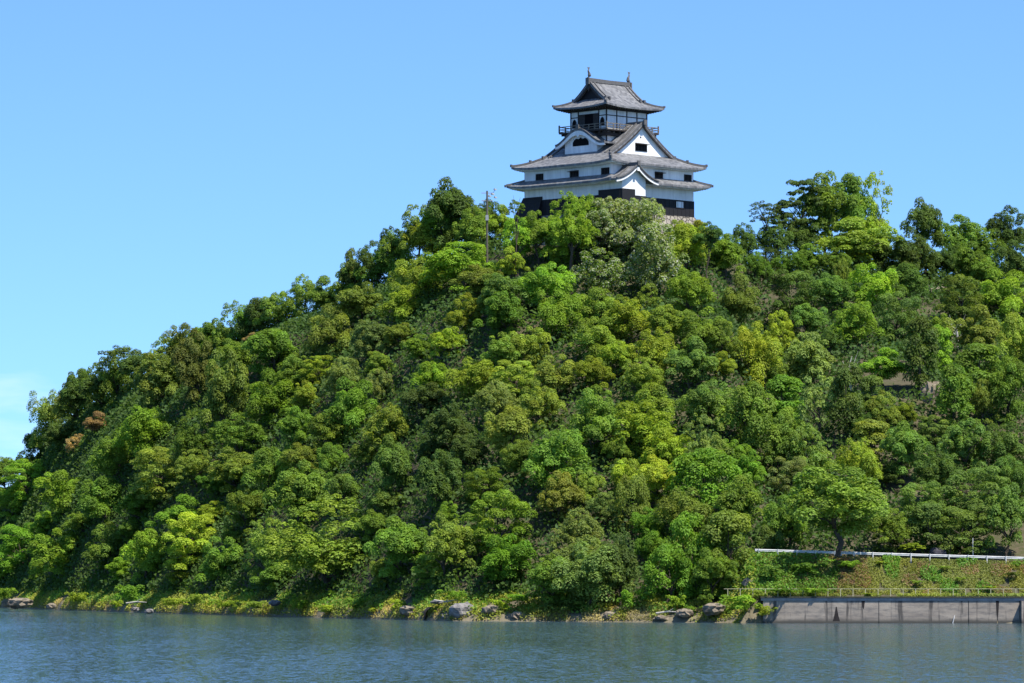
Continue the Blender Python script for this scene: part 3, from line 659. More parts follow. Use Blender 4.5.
H = """
120 364 24 18 airy D
78 388 20 18 round D
56 414 15 17 airy D
104 392 24 20 round D
62 436 20 17 round D
98 424 17 12 lobed R
76 446 12 12 airy R
160 380 26 26 round O
145 432 34 24 lobed B
196 368 22 36 round K
224 392 24 40 round O
166 356 12 12 airy K
182 344 16 12 round O
215 336 18 14 round M
245 320 18 14 dome M
242 436 30 22 dome M
272 352 30 22 round M
272 396 26 24 lobed B
255 341 13 8 round R
30 478 26 18 layer B
15 505 26 18 round B
66 492 28 20 lobed B
104 500 26 22 lobed M
160 470 30 22 layer L
236 468 34 18 round O
182 516 28 20 lobed V
345 378 24 20 dome P
378 366 16 14 round L
318 370 18 14 layer Y
295 372 20 18 round M
420 348 16 13 round B
448 342 20 14 round Y
474 376 26 17 lobed Y
352 404 28 24 lobed M
390 426 26 20 round L
326 432 24 18 round L
298 428 22 20 round M
392 470 24 32 round G
452 428 24 22 round D
440 478 26 26 round D
328 540 64 42 dome L
495 402 24 20 dome P
502 352 22 18 round M
530 344 22 16 lobed L
556 374 24 18 round L
640 376 26 18 dome O
618 356 20 16 round Y
652 402 26 18 lobed L
692 362 28 24 lobed G
752 350 26 26 lobed Y
722 338 22 18 dome L
642 422 34 20 lobed Y
704 440 28 24 dome P
560 456 34 26 round M
512 432 26 24 round L
704 474 36 24 drape V
742 500 26 24 round M
632 500 16 24 drape O
500 516 30 24 layer B
402 546 30 26 round M
446 542 30 26 round L
505 560 30 24 lobed V
585 572 38 34 dome P
690 560 30 46 drape V
728 556 24 44 column M
20 546 26 22 layer V
62 552 28 22 round B
108 546 26 22 round M
148 552 26 22 lobed B
192 538 28 24 layer Y
222 564 26 26 round M
268 548 28 28 dome L
278 578 26 18 round M
352 268 15 19 lobed K
392 244 16 16 round D
426 240 28 18 round Y
376 266 18 14 round M
462 262 38 20 dome B
420 276 26 18 lobed L
482 282 26 16 round O
360 302 26 18 round O
402 302 24 18 lobed Y
500 292 26 18 round G
545 284 28 20 lobed B
570 216 28 23 dome B
598 226 28 26 flower P
634 226 30 27 flower P
658 258 34 34 flower P
598 272 30 24 flower M
688 246 22 22 lobed Y
708 232 14 10 round D
726 254 20 20 round B
756 266 13 14 dome M
778 242 24 24 dome D
766 214 17 13 airy D
740 302 20 28 lobed O
690 292 24 22 round B
560 312 26 20 lobed B
600 306 26 18 lobed L
628 318 28 18 round Y
666 324 24 18 round L
700 330 24 18 lobed L
780 334 18 22 dome Y
792 292 24 22 layer G
804 204 22 24 pine D
828 200 28 27 round M
852 198 24 24 lobed M
874 208 25 34 dome Y
858 240 44 22 lobed L
784 214 14 14 pine D
843 276 10 18 dome O
790 264 18 14 dome M
926 222 24 22 round D
914 256 28 26 round D
960 236 24 20 round M
1012 226 24 19 round D
972 262 24 20 round M
990 246 24 18 lobed M
1002 292 28 22 lobed B
832 292 22 18 round G
872 284 24 20 lobed B
906 282 20 18 lobed G
898 316 24 24 layer G
858 322 26 20 round B
884 364 28 15 lobed B
920 352 16 34 column D
940 350 12 24 column B
848 398 15 34 column D
872 396 12 20 column G
818 404 20 36 airy P
955 398 15 32 column M
984 400 15 20 dome O
1010 386 22 28 round M
768 366 22 24 layer M
784 398 18 22 column M
780 446 24 30 round M
808 452 26 26 dome P
858 462 26 22 lobed Y
902 448 26 24 round G
934 470 24 22 round D
966 442 28 22 round G
1004 444 26 20 lobed G
976 488 34 20 layer G
884 410 18 18 round O
905 412 16 9 lobed Y
892 528 26 18 dome M
790 520 22 24 round M
962 528 30 22 layer G
1006 516 26 30 round G
1016 340 20 26 lobed L
"""
for ln in H.strip().splitlines():
    a = ln.split(); add_tree(*map(float, a[:4]), a[4], a[5])  # the D crowns low under the tall ridge tree paint deep shadow
for a in ((745,240,14,16,'round','D'),(800,240,22,20,'round','D'),(812,258,16,14,'round','M'),(838,262,18,14,'dome','M'),(885,258,16,16,'round','D'),(900,268,14,12,'dome','D'),
    (930,262,16,14,'round','D'),(950,262,16,16,'round','D'),(985,272,18,16,'round','M'),(1018,262,18,22,'round','D'),(770,262,14,14,'dome','D'),(40,446,16,18,'round','D')): add_tree(*a)
for a in ((500,220,18,15,'lobed','Y'),(474,224,18,16,'round','M')): add_tree(*a, dist=560)
for i_, px_ in enumerate(range(4, 500, 23)):
    add_tree(px_, skyline(px_)+17+5*math.sin(i_*2.3), 21, 19, ('round','dome','lobed')[i_ % 3], 'MDLOM'[i_ % 5])
HERO_N = len(TREES)
for a in ((518,232,18,15,'round','B'),(538,224,17,13,'lobed','L'),(556,232,18,15,'round','B'),(700,232,16,12,'lobed','Y'),(676,232,16,12,'round','O')): add_tree(*a, dist=543)
add_tree(447, 208, 30, 27, 'round', 'D', 'dark rounded tree standing tallest on the ridge left of the castle and the floodlight pole')
for a in ((612,214,24,17,'flower','P',543),(585,212,20,16,'round','B',543),(642,216,18,15,'flower','P',544),(505,312,24,20,'round','M',None),(790,428,22,20,'lobed','M',None),(552,578,26,22,'round','M',451),(590,574,34,30,'lobed','P',449),(620,560,22,26,'round','D',449),(668,572,24,26,'drape','V',446),(712,574,24,24,'round','M',444)): add_tree(*a[:6], dist=a[6])
add_tree(836, 505, 54, 38, 'round', 'M', 'wide green tree leaning over the overgrown bank, its bare trunk seen at the guardrail', dist=443.2)
add_tree(766, 555, 20, 28, 'round', 'D', 'dark tree at the left end of the roadside guardrail', dist=449.8)
add_tree(516, 208, 9, 9, 'airy', 'M', 'wispy little tree against the sky beside the castle\'s left stone-drop corner', dd=0)
BIG = [t for t in TREES]
# colour of the canopy around measured crowns carries over to the rest
pts_all = [(t['px'], t['py'], (t['rx']*t['ry'])**.5) for t in TREES]
cand = []
tries = 0
while len(TREES) < 298 and tries < 60000:
    tries += 1
    px = rng.uniform(-45, 1070); top = skyline(px)
    bot = 575 if px < 745 else 535
    py = rng.uniform(top+9, bot)
    if 508 < px < 700 and py < 232: continue
    if 755 < px < 910 and 395 < py < 425 and rng.random() < .8: continue      # bare cliff and grassy patches
    if 925 < px < 950 and (275 < py < 325 or 375 < py < 425): continue
    rr = 14+17*rng.random()**1.3
    k = .74 if tries < 15000 else (.64 if tries < 35000 else .52)
    if any((px-a)**2+((py-b)*1.15)**2 < (k*(rr+c))**2*1.0 for a, b, c in pts_all): continue
    near = sorted(range(HERO_N), key=lambda i: (BIG[i]['px']-px)**2+(BIG[i]['py']-py)**2)[:3]
    src = BIG[near[int(rng.integers(0, 3))]]; tone = src['tone']
    if tone in 'R' or (tone == 'K' and rng.random() < .6): tone = 'M'
    kind = src['kind'] if src['kind'] in ('round','layer','dome','lobed') else 'round'
    if rng.random() < .45: kind = ['round','layer','dome','lobed','round'][int(rng.integers(0, 5))]
    if px > 760 and rng.random() < .14: kind = 'column'
    add_tree(px, py, rr*rng.uniform(.95, 1.2), rr*rng.uniform(.78, 1.05)*(1.35 if kind == 'column' else 1), kind, tone)
    pts_all.append((px, py, rr))
print('TREES', len(TREES), 'tries', tries)
# labels: look + band of the hill + nearest landmark, then order inside the same description
def size_w(t): r = (t['rx']*t['ry'])**.5; return 'big' if r > 27 else ('small' if r < 16.5 else 'medium-sized')
def place_w(t):
    px, py = t['px'], t['py']; sky_ = py-skyline(px); b = 610 if px < 745 else 552; f = sky_/(b-skyline(px))
    band = 'on the skyline' if sky_ < 24 else 'just below the ridge' if f < .24 else 'on the upper slope' if f < .42 else 'halfway up the slope' if f < .62 else 'on the lower slope' if f < .82 else ('by the waterside' if px < 745 else 'behind the guardrail road')
    ref = ('at the far left end', 'near the reddish left crowns', 'right of the reddish left crowns', 'a fifth across from left', 'three tenths across from left',
           'left of the tall ridge tree', 'under the tall ridge tree', 'under the floodlight pole', 'under the castle\'s left half', 'under the castle\'s right half',
           'right of the castle', 'under the ridge pines', 'above the leaning roadside tree', 'right of the leaning roadside tree', 'at the right edge')
    e = [35,110,185,260,335,405,470,540,610,690,765,830,895,965]
    return band, ref[sum(px > q for q in e)]
ORD = ['leftmost','second from left','third from left','fourth from left','fifth from left','sixth from left','seventh from left']
from collections import defaultdict
grp = defaultdict(list)
for t in TREES:
    if t['label']: continue
    b, r = place_w(t); t['base'] = f"{size_w(t)} {TW[t['tone']]} {KW[t['kind']]} {b} {r}"; grp[t['base']].append(t)
for base, L in grp.items():
    if len(L) == 1: L[0]['label'] = base
    elif len(L) == 2:
        a, b = L
        if abs(a['py']-b['py']) > abs(a['px']-b['px'])*.8: a, b = sorted(L, key=lambda t: t['py']); a['label'] = 'upper '+base; b['label'] = 'lower '+base
        else: a, b = sorted(L, key=lambda t: t['px']); a['label'] = 'left-hand '+base; b['label'] = 'right-hand '+base
    else:
        for i, t in enumerate(sorted(L, key=lambda t: t['px'])): t['label'] = ORD[i]+' '+base
def fit(l):
    w = l.split()
    if len(w) > 15: w = [x for x in w if x not in ('medium-sized','broadleaf')]
    return ' '.join(w)
cnt = defaultdict(int)
def plant(t, group='trees covering the hillside'):
    kind = t['kind']; i = cnt[kind]; cnt[kind] += 1
    s = t['D']/F; r = t['rx']*s*1.04; h = t['ry']*s*1.0
    gz = float(terr(t['X'], t['D'])); zc = t['Z']
    if kind in ('round','lobed','dome','layer','flower','drape','column','cedar','pine') and not t.get('keep'):
        zt = zc+h; h2 = min(1.4*h, (zt-gz-.4)/2)
        if h2 > h: h = h2; zc = zt-h
    rad_y = r*(.85+.3*rng.random()); name = t['name'] or GN.get(kind, 'tree')
    root = empty(name, (t['X'], t['D'], gz))
    cr = bpy.data.objects.new('crown', PROTO[kind][i % len(PROTO[kind])]); COL.objects.link(cr); cr.parent = root
    cr.location = (0, 0, zc-gz); cr.rotation_euler = (0, 0, rng.random()*6.283); cr.scale = (r, rad_y, h) if kind not in ('column',) else (r*1.7, r*1.7, h)
    c = np.array(TONE[t['tone']])*(1+.13*rng.normal())*(1+.04*rng.normal(size=3)); cr.color = (*np.clip(c, .01, .5), 1)
    if kind not in ('bush','clipped'):
        tk = bpy.data.objects.new('trunk', TRUNK[kind][i % 3]); COL.objects.link(tk); tk.parent = root
        dpt = max(1.5, zc-gz+.6)/1.9; w = r*1.0
        tk.location = (0, 0, zc-gz); tk.scale = (w, w, max(h*.9, dpt)); tk.rotation_euler = (0, 0, rng.random()*6)
    tag(root, fit(t['label']), t['cat'] or ('tree' if kind not in ('bush','clipped') else 'shrub'), group)
    return root
for t in TREES: plant(t)
# undergrowth between the trees: nobody could count it
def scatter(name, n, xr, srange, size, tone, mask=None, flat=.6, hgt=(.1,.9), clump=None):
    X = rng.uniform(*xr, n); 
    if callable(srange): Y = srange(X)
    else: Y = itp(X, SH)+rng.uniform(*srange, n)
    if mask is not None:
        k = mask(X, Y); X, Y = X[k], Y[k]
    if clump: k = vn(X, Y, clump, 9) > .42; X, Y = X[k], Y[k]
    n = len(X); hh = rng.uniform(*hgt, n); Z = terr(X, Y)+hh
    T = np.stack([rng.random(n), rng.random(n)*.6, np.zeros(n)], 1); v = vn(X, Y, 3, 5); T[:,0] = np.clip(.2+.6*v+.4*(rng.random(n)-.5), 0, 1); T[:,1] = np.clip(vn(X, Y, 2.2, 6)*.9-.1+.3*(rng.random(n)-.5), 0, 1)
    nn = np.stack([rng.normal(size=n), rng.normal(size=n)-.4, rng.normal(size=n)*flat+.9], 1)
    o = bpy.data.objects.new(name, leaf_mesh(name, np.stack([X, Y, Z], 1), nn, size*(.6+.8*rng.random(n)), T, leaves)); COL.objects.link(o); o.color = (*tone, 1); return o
def hillY(X): ys = np.where(X > 24, 449.6, itp(X, SH)+5.0); return ys+rng.random(len(X))*(itp(X, RIDY)+10-ys)
cas = lambda X, Y: np.hypot(X-12.97, Y-560) > 15.5
clear = lambda X, Y: cas(X, Y) & ~((X > 27) & (vn(X, Y, 9, 11) > .80))
tag(scatter('undergrowth', 260000, (-100, 90), hillY, .26, (.045,.088,.022), clear, hgt=(.1,2.2)), 'leafy undergrowth between the hillside trees, coloured dark for the shade in the gaps', 'undergrowth', kind='stuff')  # tone darkened so the gaps between crowns look shaded
# ------------------------------------------------------------------ river bank
nat = lambda X, Y: X < 25.5
tag(scatter('bank_grass', 60000, (-85, 26), (.05, 7.5), .13, (.21,.245,.05), nat, hgt=(.02,.7), clump=2.2, flat=.3), 'dry yellowish green grass growing along the natural river bank', 'grass', kind='stuff')
tag(scatter('dry_bank_grass', 30000, (-85, 26), (.02, 3.2), .10, (.27,.235,.10), nat, hgt=(.0,.35), clump=1.7, flat=.4), 'pale dry grass and litter along the waterline', 'grass', kind='stuff')
tag(scatter('bank_weeds', 24000, (-85, 26), (1.0, 9), .16, (.10,.20,.03), nat, hgt=(.05,.8), clump=4.1), 'green weeds along the foot of the trees on the river bank', 'weeds', kind='stuff')
def embY(X): return rng.uniform(438.2, 443.1, len(X))
tag(scatter('embankment_grass', 80000, (25.5, 75), embY, .085, (.17,.19,.05), lambda X, Y: vn(X, Y, .7, 9)+.5*vn(X, Y, 3.1, 4) > .42, hgt=(.0,.34), flat=.4), 'patchy olive and brown weeds covering the sloping road embankment', 'grass', kind='stuff')
tag(scatter('dry_weeds', 40000, (30, 75), embY, .085, (.23,.150,.085), lambda X, Y: vn(X, Y, 1.6, 23) > .52, hgt=(.0,.40), flat=.5), 'reddish brown dry weeds in patches on the road embankment', 'weeds', kind='stuff')
tag(scatter('green_weeds', 26000, (24, 60), embY, .12, (.10,.20,.03), lambda X, Y: vn(X, Y, 1.9, 31)+sstep(37, 30, X)*.6 > .62, hgt=(.0,.6), flat=.6), 'lush green weeds at the shaded left end of the embankment', 'weeds', kind='stuff')
tag(scatter('ledge_grass', 11000, (22.5, 75), lambda X: rng.uniform(436.5, 438.4, len(X)), .12, (.16,.20,.045), None, hgt=(.0,.30), clump=1.7, flat=.3), 'low weeds on the concrete ledge behind the yellow railing', 'grass', kind='stuff')
def rockm(seed, mt, cuts=3, rough=.22):
    import bmesh
    bm = bmesh.new(); bmesh.ops.create_icosphere(bm, subdivisions=cuts, radius=1)
    for v in bm.verts:
        c = v.co; k = 1+rough*(2*float(vn(c.x*2+seed, c.y*2+c.z*1.7, .9, seed))-1)+rough*.5*(2*float(vn(c.x*5+seed, c.y*5+c.z*4, .8, seed+3))-1)
        q = Vector((round(c.x*2.2)/2.2, round(c.y*2.2)/2.2, round(c.z*2.2)/2.2)); v.co = (c*.65+q*.35)*k
    me = bpy.data.meshes.new('rock'); bm.to_mesh(me); bm.free(); me.materials.append(mt); return me
RK = [rockm(i, rock_m) for i in range(4)]; RT = [rockm(i+7, tan_rock) for i in range(3)]
def rock(px, py, w, h, label, mesh, D=None, sink=.15, group='rocks along the river bank', rz=None, dep=1.0):
    if D is None:
        D = float(itp((px-512)*470/F, SH))+1.2
    s = D/F; o = bpy.data.objects.new('rock', mesh); COL.objects.link(o)
    o.location = ((px-512)*s, D, CH+(HY-py)*s); o.scale = (w*s/2, w*s/2*dep, h*s/2); o.rotation_euler = (0, 0, rng.random()*6 if rz is None else rz)
    return tag(o, label, 'rock', group)
rock(461, 611, 24, 19, 'largest grey boulder standing at the water\'s edge near the middle', RK[0], rz=.4)
rock(447, 616, 11, 8, 'low grey rock leaning on the left of the largest boulder', RK[1])
rock(411, 611, 22, 12, 'broad tan rock capped with grass left of the dark hollow', RT[0], rz=0)
rock(437, 602, 13, 4, 'flat pale slab lying above the dark hollow in the bank', RK[2])
rock(428, 613, 9, 11, 'narrow tan rock forming the left side of the dark hollow', RT[1])
rock(491, 610, 18, 10, 'rounded tan rock right of the largest grey boulder', RT[1])
rock(518, 616, 18, 9, 'tan rock half under yellow weeds, right of the grassy mound', RT[2])
rock(530, 617, 10, 6, 'small grey rock at the right end of the sunny middle bank', RK[3])
rock(22, 603, 24, 11, 'low tan mound behind the white driftwood at far left', RT[0])
rock(8, 603, 12, 8, 'small tan rock in front of the white driftwood', RT[2])
rock(52, 606, 10, 6, 'small tan rock just right of the left driftwood mound', RT[1])
rock(136, 609, 8, 4, 'grey rock at the water beside the green weeds left', RK[1])
rock(150, 611, 9, 5, 'little grey rock at the water, right of its neighbour', RK[3])
rock(275, 603, 12, 6, 'grey rock lying in the grass below the domed tree', RK[2])
rock(610, 616, 14, 10, 'tan rock left of the bright waterside shrub', RT[0])
rock(662, 618, 16, 6, 'flat brown rock under the vine-draped tree', RT[2])
rock(684, 613, 17, 9, 'brown rock below the vine-draped tree, touching green weeds', RT[1])
rock(714, 609, 22, 13, 'large tan rock face left of the wall shrubs', RT[0])
rock(752, 583, 18, 10, 'tan rock at the left end of the ledge above the wall', RT[2], D=441)
# pale cliff outcrops on the hillside
for px, py, w, h, l in ((766,412,26,26,'pale cliff outcrop showing between trees below the dip right of the castle'),(782,424,14,26,'narrow tan rock rib beside the pale cliff outcrop'),
                        (938,296,34,22,'bare brown earth face under the dark ridge trees at right'),(934,402,26,44,'bare pinkish brown earth strip beside the narrow columnar trees'),
                        (855,376,20,14,'small pale outcrop under the bare white branches'),(872,250,26,12,'tan earth patch on the ridge behind the trunks of the big pine'),(812,276,14,9,'small tan earth patch under the ridge pine\'s left branches')):
    X, D, Z = place_ray(px, py, .3); s = D/F
    o = bpy.data.objects.new('rock_outcrop', RT[len(l) % 3]); COL.objects.link(o); o.location = ((px-512)*s, D+.8, CH+(HY-py)*s); o.scale = (w*s/2, w*s/2*.7, h*s/2); tag(o, l, 'rock', 'bare outcrops on the hillside')
# dark hollow in the bank
D = float(itp((429-512)*470/F, SH))+.6
hm = MB(); s = D/F; cx0 = (431-512)*s
pts = [(-.75,-.2),(-.75,.9),(-.4,1.35),(.2,1.4),(.65,1.0),(.8,-.2)]; pin = [(x*.78, z*.82) for x, z in pts]
hm.add([(x, -.45, z) for x, z in pts]+[(x, -.5, z) for x, z in pin]+[(x*.7, 1.6, z) for x, z in pin], [(0,1,7,6),(1,2,8,7),(2,3,9,8),(3,4,10,9),(4,5,11,10),(6,7,13,12),(7,8,14,13),(8,9,15,14),(9,10,16,15),(10,11,17,16),(12,13,14,15,16,17)])
o = hm.build('drain_opening', mat('hollow_dark_stone', (.03,.028,.025), .8, .3, .4, 3)); o.location = (cx0, D, .1); tag(o, 'dark hollow opening in the bank beside the largest grey boulder', 'drain')  # near-black stone colour all through the hollow
# shrubs of the bank
SHR = """8 596 12 8 B|low green shrub behind the left driftwood
78 600 15 8 Y|yellowish shrub on the bank right of the driftwood mound
132 598 16 13 V|vivid green shrub at the water left of the grassy strip
118 606 9 6 Y|small yellow-green shrub in front of the vivid left one
175 604 15 6 Y|flat yellow-green clump on the grassy bank strip
200 602 13 8 L|light green shrub on the left grassy bank strip
226 606 15 6 Y|low yellow clump on the bank below the waterside trees
256 607 14 6 L|low light green clump near the small grey bank rock
300 607 14 8 B|green shrub under the big domed tree
330 611 13 6 Y|low yellow-green clump under the big domed tree
356 607 14 9 M|mid-green shrub under the right side of the domed tree
376 612 13 7 Y|yellow-green shrub left of the tan grassy rock
398 608 12 9 Y|yellow shrub touching the tan rock's left side
452 598 18 8 B|green shrub just above the largest grey boulder
440 612 9 6 Y|small yellow shrub between hollow and largest boulder
484 617 12 5 Y|yellow clump at the water right of the boulder
503 608 14 9 Y|yellow-green mound of weeds right of the rounded tan rock
520 600 18 6 V|vivid green strip of shrub above the tan rocks
534 611 8 8 Y|small yellow shrub at the end of the sunny bank
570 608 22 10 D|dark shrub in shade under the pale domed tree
632 604 17 14 V|bright shrub leaning over the water below the vine-draped tree
678 604 12 9 B|green shrub at the foot of the vine-draped tree
690 614 12 8 B|low green clump at the water below the vines
706 602 11 8 M|mid-green shrub left of the tan rock face
742 607 20 12 B|large bright shrub at the left end of the concrete wall
764 614 13 8 Y|yellow-green shrub spilling onto the concrete wall's left end
728 612 14 8 M|darker shrub at the water left of the wall
756 596 10 6 L|light shrub on top of the wall's left end
786 592 22 4 V|vivid creeper hanging over the wall's shaded left part
810 592 16 4 B|green creeper trailing along the ledge railing
868 594 8 1 Y|thin yellow-green clump on the ledge under the railing
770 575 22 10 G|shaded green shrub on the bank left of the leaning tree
806 572 20 9 M|mid-green shrub on the shaded embankment
845 566 18 6 B|green shrub at the foot of the leaning tree's trunk
880 563 8 2 Y|yellowish weeds just below the guardrail's middle
960 580 7 3 L|light green clump in the middle of the embankment
990 588 8 2 Y|yellow-green clump at the foot of the embankment
1012 575 8 3 O|olive clump on the embankment at the right edge
916 583 8 3 L|light green clump low on the embankment's centre
944 568 7 2 L|light clump under the guardrail posts"""
for ln in SHR.splitlines():
    a, l = ln.split('|'); a = a.split(); px, py, rx, ry = map(float, a[:4])
    if px < 748 or (px < 770 and py > 600): D = float(itp((px-512)*465/F, SH))+2.2; D = min(D, 435.4) if px > 735 and py > 600 else D
    elif py > 588: D = 436.9
    else: D = 438.2+4.4*(590-py)/30-.2
    t = dict(px=px, py=py, rx=rx, ry=ry, kind='bush', tone=a[4], label=l, X=(px-512)*D/F, D=D, Z=CH+(HY-py)*D/F, name='shrub', cat='shrub'); plant(t, 'shrubs along the bank and the embankment')
D = 449.4; plant(dict(px=912, py=549, rx=12, ry=6, kind='clipped', tone='Y', label='neatly clipped yellow-green hedge ball behind the guardrail', X=(912-512)*D/F, D=D, Z=CH+(HY-549)*D/F, name='clipped_shrub', cat='shrub'), None)
# driftwood
s = 626/F; X0 = (8-512)*s; dz = CH+(HY-600)*s
dw = MB(); dw.tube([(-2.2,0,-.9),(-.8,-.2,-.1),(.3,0,.7),(.6,.1,1.2)], [.28,.32,.24,.08], 7); dw.tube([(.2,0,.6),(1.4,.3,.75),(3.6,.2,.35),(5.2,.4,.1)], [.22,.2,.15,.05], 6); dw.tube([(-.5,0,.2),(-.9,-.3,.9),(-.7,-.3,1.3)], [.16,.1,.03], 6)
dw.tube([(.1,0,.6),(.0,.1,1.1),(.35,.1,1.5)], [.14,.09,.03], 6)
o = dw.build('driftwood', pale_bark); o.location = (X0, 625.5, dz+.15); tag(o, 'bleached white driftwood trunk lying on the bank at far left', 'driftwood')
for px, py, l, fl in ((668,613,'fallen grey log lying on rocks below the vine-draped tree',1),(446,600,'short bleached branch on the bank above the hollow',-1),(137,603,'tangled grey roots at the water left',1)):
    D = float(itp((px-512)*465/F, SH))+.9; s = D/F
    m = MB(); m.tube([(-1.3,0,0),(0,.1,.18*fl),(1.3,0,.1)], [.11,.1,.05], 6); m.tube([(0,.1,.15*fl),(.5,-.1,.5)], [.06,.02], 5)
    o = m.build('fallen_log', pale_bark); o.location = ((px-512)*s, D, CH+(HY-py)*s); tag(o, l, 'log')
# bare white branches of a dead tree
def snag(px, py, hgt, label, seed):
    r = random.Random(seed); X, D, Z = place_ray(px, py, 1.5); D -= 2.5; s = D/F; m = MB()
    m.tube([(0,0,-5),(.1,0,-1),(-.1,0,hgt*.5),(.3,0,hgt)], [.2,.16,.11,.03], 6)
    for k in range(5):
        z = -.5+hgt*k/6; a = r.choice((-1,1)); m.tube([(0,0,z),(a*.5,.1,z+.5),(a*(.8+r.random()*.5),0,z+1.2+r.random())], [.08,.06,.02], 5)
    o = m.build('dead_tree', pale_bark); o.location = ((px-512)*s, D, CH+(HY-py)*s); tag(o, label, 'dead tree', 'bare dead trees')
snag(850, 378, 2.6, 'bare white dead tree forking among green columns at mid slope', 1)
snag(958, 335, 2.0, 'thin pale dead trunk upright on the bare slope at right', 5)
# ------------------------------------------------------------------ wall, railings, poles
def wall_mat():
    m = bpy.data.materials.new('river_wall_concrete'); m.use_nodes = True; nt = m.node_tree; p = nt.nodes['Principled BSDF']; p.inputs['Roughness'].default_value = .9; p.inputs['Specular IOR Level'].default_value = .15
    t = N(nt, 'ShaderNodeTexCoord')
    def noise(sc, st, d=5.0):
        a = N(nt, 'ShaderNodeMapping'); a.inputs['Scale'].default_value = st; nt.links.new(t.outputs['Object'], a.inputs[0])
        n = N(nt, 'ShaderNodeTexNoise', i_Scale=sc, i_Detail=d, i_Roughness=.65); nt.links.new(a.outputs[0], n.inputs[0]); return n
    def rng_(n, a, b, c=0, d=1):
        r = N(nt, 'ShaderNodeMapRange'); r.inputs[1].default_value = a; r.inputs[2].default_value = b; r.inputs[3].default_value = c; r.inputs[4].default_value = d; nt.links.new(n.outputs[0], r.inputs[0]); return r
    def mixc(f, a, c):
        x = N(nt, 'ShaderNodeMix', data_type='RGBA'); nt.links.new(f.outputs[0], x.inputs[0])
        if isinstance(a, tuple): x.inputs[6].default_value = a
        else: nt.links.new(a.outputs[2], x.inputs[6])
        x.inputs[7].default_value = c; return x
    c = mixc(rng_(noise(.5,(.4,1,1.5)), .3, .7), (.35,.30,.24,1), (.20,.17,.14,1))
    c = mixc(rng_(noise(1.5,(.4,1,1.6)), .46, .66, 0, .8), c, (.13,.12,.11,1))
    st = rng_(noise(1.3,(1,1,.10),4.0), .53, .64, 0, .8); c = mixc(st, c, (.045,.042,.04,1))
    # dark tide line at the foot
    sp = N(nt, 'ShaderNodeSeparateXYZ'); nt.links.new(t.outputs['Object'], sp.inputs[0])
    td = N(nt, 'ShaderNodeMapRange'); td.inputs[1].default_value = .55; td.inputs[2].default_value = .12; nt.links.new(sp.outputs[2], td.inputs[0]); c = mixc(td, c, (.07,.065,.055,1))
    nt.links.new(c.outputs[2], p.inputs['Base Color'])
    b = N(nt, 'ShaderNodeBump', i_Strength=.4, i_Distance=.05); nt.links.new(noise(3, (1,1,1)).outputs[0], b.inputs['Height']); nt.links.new(b.outputs[0], p.inputs['Normal'])
    return m
conc = wall_mat()
rw = empty('river_wall', (26, 436, 0)); tag(rw, 'stained grey concrete retaining wall rising from the river at right', 'retaining wall')
joints = [0, 12.0, 21.3, 24.3, 26.6, 40, 55]
m = MB()
for a, b in zip(joints[:-1], joints[1:]): m.box((a+.04, 0, -2), (b-.04, .6, 2.32))
m.box((0,.08,-2), (55,.62,2.3)); m.build('wall_face', conc, rw)
lip = mat('upper_wall_concrete', (.30,.29,.28), .9, .2, .35, 1.2, stretch=(1,1,.3))
MB().box((-.2,-.06,2.325), (55,.55,2.62)).build('upper_band', lip, rw)
MB().box((-.3,-.22,2.63), (55,.9,2.76)).build('coping', mat('mossy_coping', (.07,.07,.05), .95, .1, .4, 3), rw)
MB().box((26.7,-.9,-2), (28.2,0,2.3)).build('buttress', conc, rw)
stain = mat('black_water_stain', (.035,.03,.028), .9, .1, .3, 5)
for x0, wd, h in ((7.6,.75,1.45),):
    MB().prism([(x0-wd/2,.2),(x0+wd/2,.2),(x0+wd*.28,.8),(x0+.05,h+.25),(x0-.05,h+.25),(x0-wd*.25,.9)], -.005, .01, 1).build('stain', stain, rw)
for x0, wd, h in ((10.4,.35,.9),(24.3,.35,1.9),(30,.3,1.1)):
    MB().prism([(x0-wd/2,2.31),(x0+wd/2,2.31),(x0+wd*.3,2.31-h*.6),(x0+wd*.1,2.31-h),(x0-wd*.3,2.31-h*.7)], -.006, .01, 1).build('stain', stain, rw)
m = MB(); m.tube([(19.6,-.25,-.1),(19.75,-.2,.45),(19.85,-.1,.8)], [.05,.045,.03], 5); o = m.build('white_stake', white_metal); o.location = (26, 436, 0); tag(o, 'thin white stake leaning in the water against the wall', 'stake')
# yellow railing on the ledge
yr = empty('ledge_railing', (22, 436.75, 2.74)); tag(yr, 'low faded yellow railing with thin posts along the top of the river wall', 'railing')
def ed(x): return 0
for z in (.80,): MB().tube([(0,0,z),(53,0,z)], .026, 6).build('rail', yellow_rail, yr)
pm_ = MB().box((-.035,-.035,-.05), (.035,.035,.82)).mesh('post', yellow_rail)
for k in range(41):
    o = bpy.data.objects.new('post', pm_); COL.objects.link(o); o.parent = yr; o.location = (k*1.3+.4, 0, 0)
# white guardrail by the road
gr = empty('guardrail', (22, 442.9, 6)); tag(gr, 'white steel guardrail running along the road above the embankment', 'guardrail')
g = []; gx = np.linspace(3.6, 60, 40)
for z0, y0 in ((.82,.0),(.75,-.06),(.68,0),(.61,-.06),(.54,.0)): g.append([(x, y0, float(roadz(22+x))-6+z0) for x in gx])
bm_ = MB(); n_ = len(gx); vs = [p for r_ in g for p in r_]+[(p[0], p[1]+.03, p[2]) for r_ in g for p in r_]
fs = []
for i in range(4):
    for j in range(n_-1): fs += [(i*n_+j, i*n_+j+1, (i+1)*n_+j+1, (i+1)*n_+j), (5*n_+i*n_+j, 5*n_+(i+1)*n_+j, 5*n_+(i+1)*n_+j+1, 5*n_+i*n_+j+1)]
for j in range(n_-1): fs += [(j, 5*n_+j, 5*n_+j+1, j+1), (4*n_+j, 4*n_+j+1, 9*n_+j+1, 9*n_+j)]
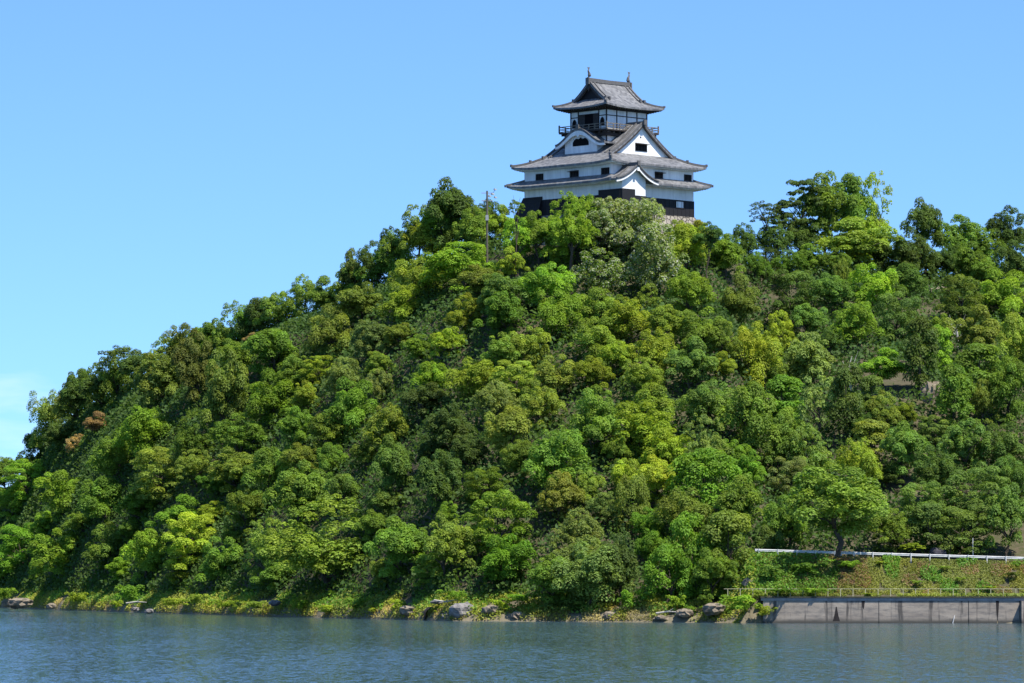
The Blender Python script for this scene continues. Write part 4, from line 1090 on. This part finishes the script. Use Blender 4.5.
bm_.add(vs, fs).build('beam', white_metal, gr)
pp = MB().tube([(0,.12,-.6),(0,.12,.86)], .07, 8).mesh('post', white_metal)
for k in range(31):
    x = k*2.0+4.0; o = bpy.data.objects.new('post', pp); COL.objects.link(o); o.parent = gr; o.location = (x, -.22, float(roadz(22+x))-6)
# poles
D = 546.0; b = P(487, 252, D); top = P(487, 190, D); L_ = top.z-b.z
po = empty('floodlight_pole', (b.x, D, b.z)); tag(po, 'tall weathered utility pole with crossarms and floodlights left of the castle', 'pole')
MB().tube([(0,0,min(-1.5, float(terr(b.x, D))-b.z-.5)),(0,0,L_)], [.17,.12], 10).build('pole_shaft', concrete_pole, po)
for z in (L_-.35, L_-1.35): MB().box((-.75,-.05,z), (.75,.05,z+.10)).build('crossarm', steel, po)
for x, z, w in ((1.05,L_+.15,.32),(.75,L_-.45,.36),(1.1,L_-.9,.34),(.35,L_-.75,.3)):
    m = MB(); m.prism([(-w*.5,-w*.35),(w*.5,-w*.15),(w*.5,w*.3),(-w*.5,w*.35)], -.14, .14, 1); f = m.build('floodlight', steel, po); f.location = (x, -.1, z); f.rotation_euler = (0, .3, .4)
    MB().box((-w*.42,-.17,-w*.2), (w*.42,-.142,w*.22)).build('lamp_glass', white_metal, f)
MB().tube([(.05,0,L_-.6),(.6,0,L_-.5),(1.05,0,L_+.1)], .03, 5).build('lamp_bracket', steel, po)
m = MB().box((-.2,-.3,L_-3.9), (.2,-.12,L_-3.2)).build('junction_box', steel, po)
D = 449.2; b = P(972.3, 562, D); m = MB().tube([(0,0,0),(0,0,(562-538)*D/F)], [.07,.05], 8); o = m.build('road_pole', white_metal); o.location = b; tag(o, 'thin grey white pole standing alone behind the guardrail at right', 'pole')
D = 449.0; b = P(840.5, 556, D); m = MB().tube([(0,0,-.4),(0,0,(556-527)*D/F)], [.10,.08], 8); o = m.build('road_pole', white_metal); o.location = b; tag(o, 'pale pole behind the leaning tree\'s trunk', 'pole')
rock(937, 553.5, 18, 13, 'dark flat-topped stone standing behind the guardrail right of the clipped hedge', rockm(21, mat('dark_stone', (.07,.065,.075), .9, .2, .3, 3), rough=.12), D=449.8, group='roadside stones')
add = dict(px=950, py=546, rx=7, ry=10, kind='airy', tone='P', label='thin pale young tree with a light stem behind the guardrail', X=(950-512)*449.3/F, D=449.3, Z=CH+(HY-542)*449.3/F, name='tree', cat='tree'); plant(add)
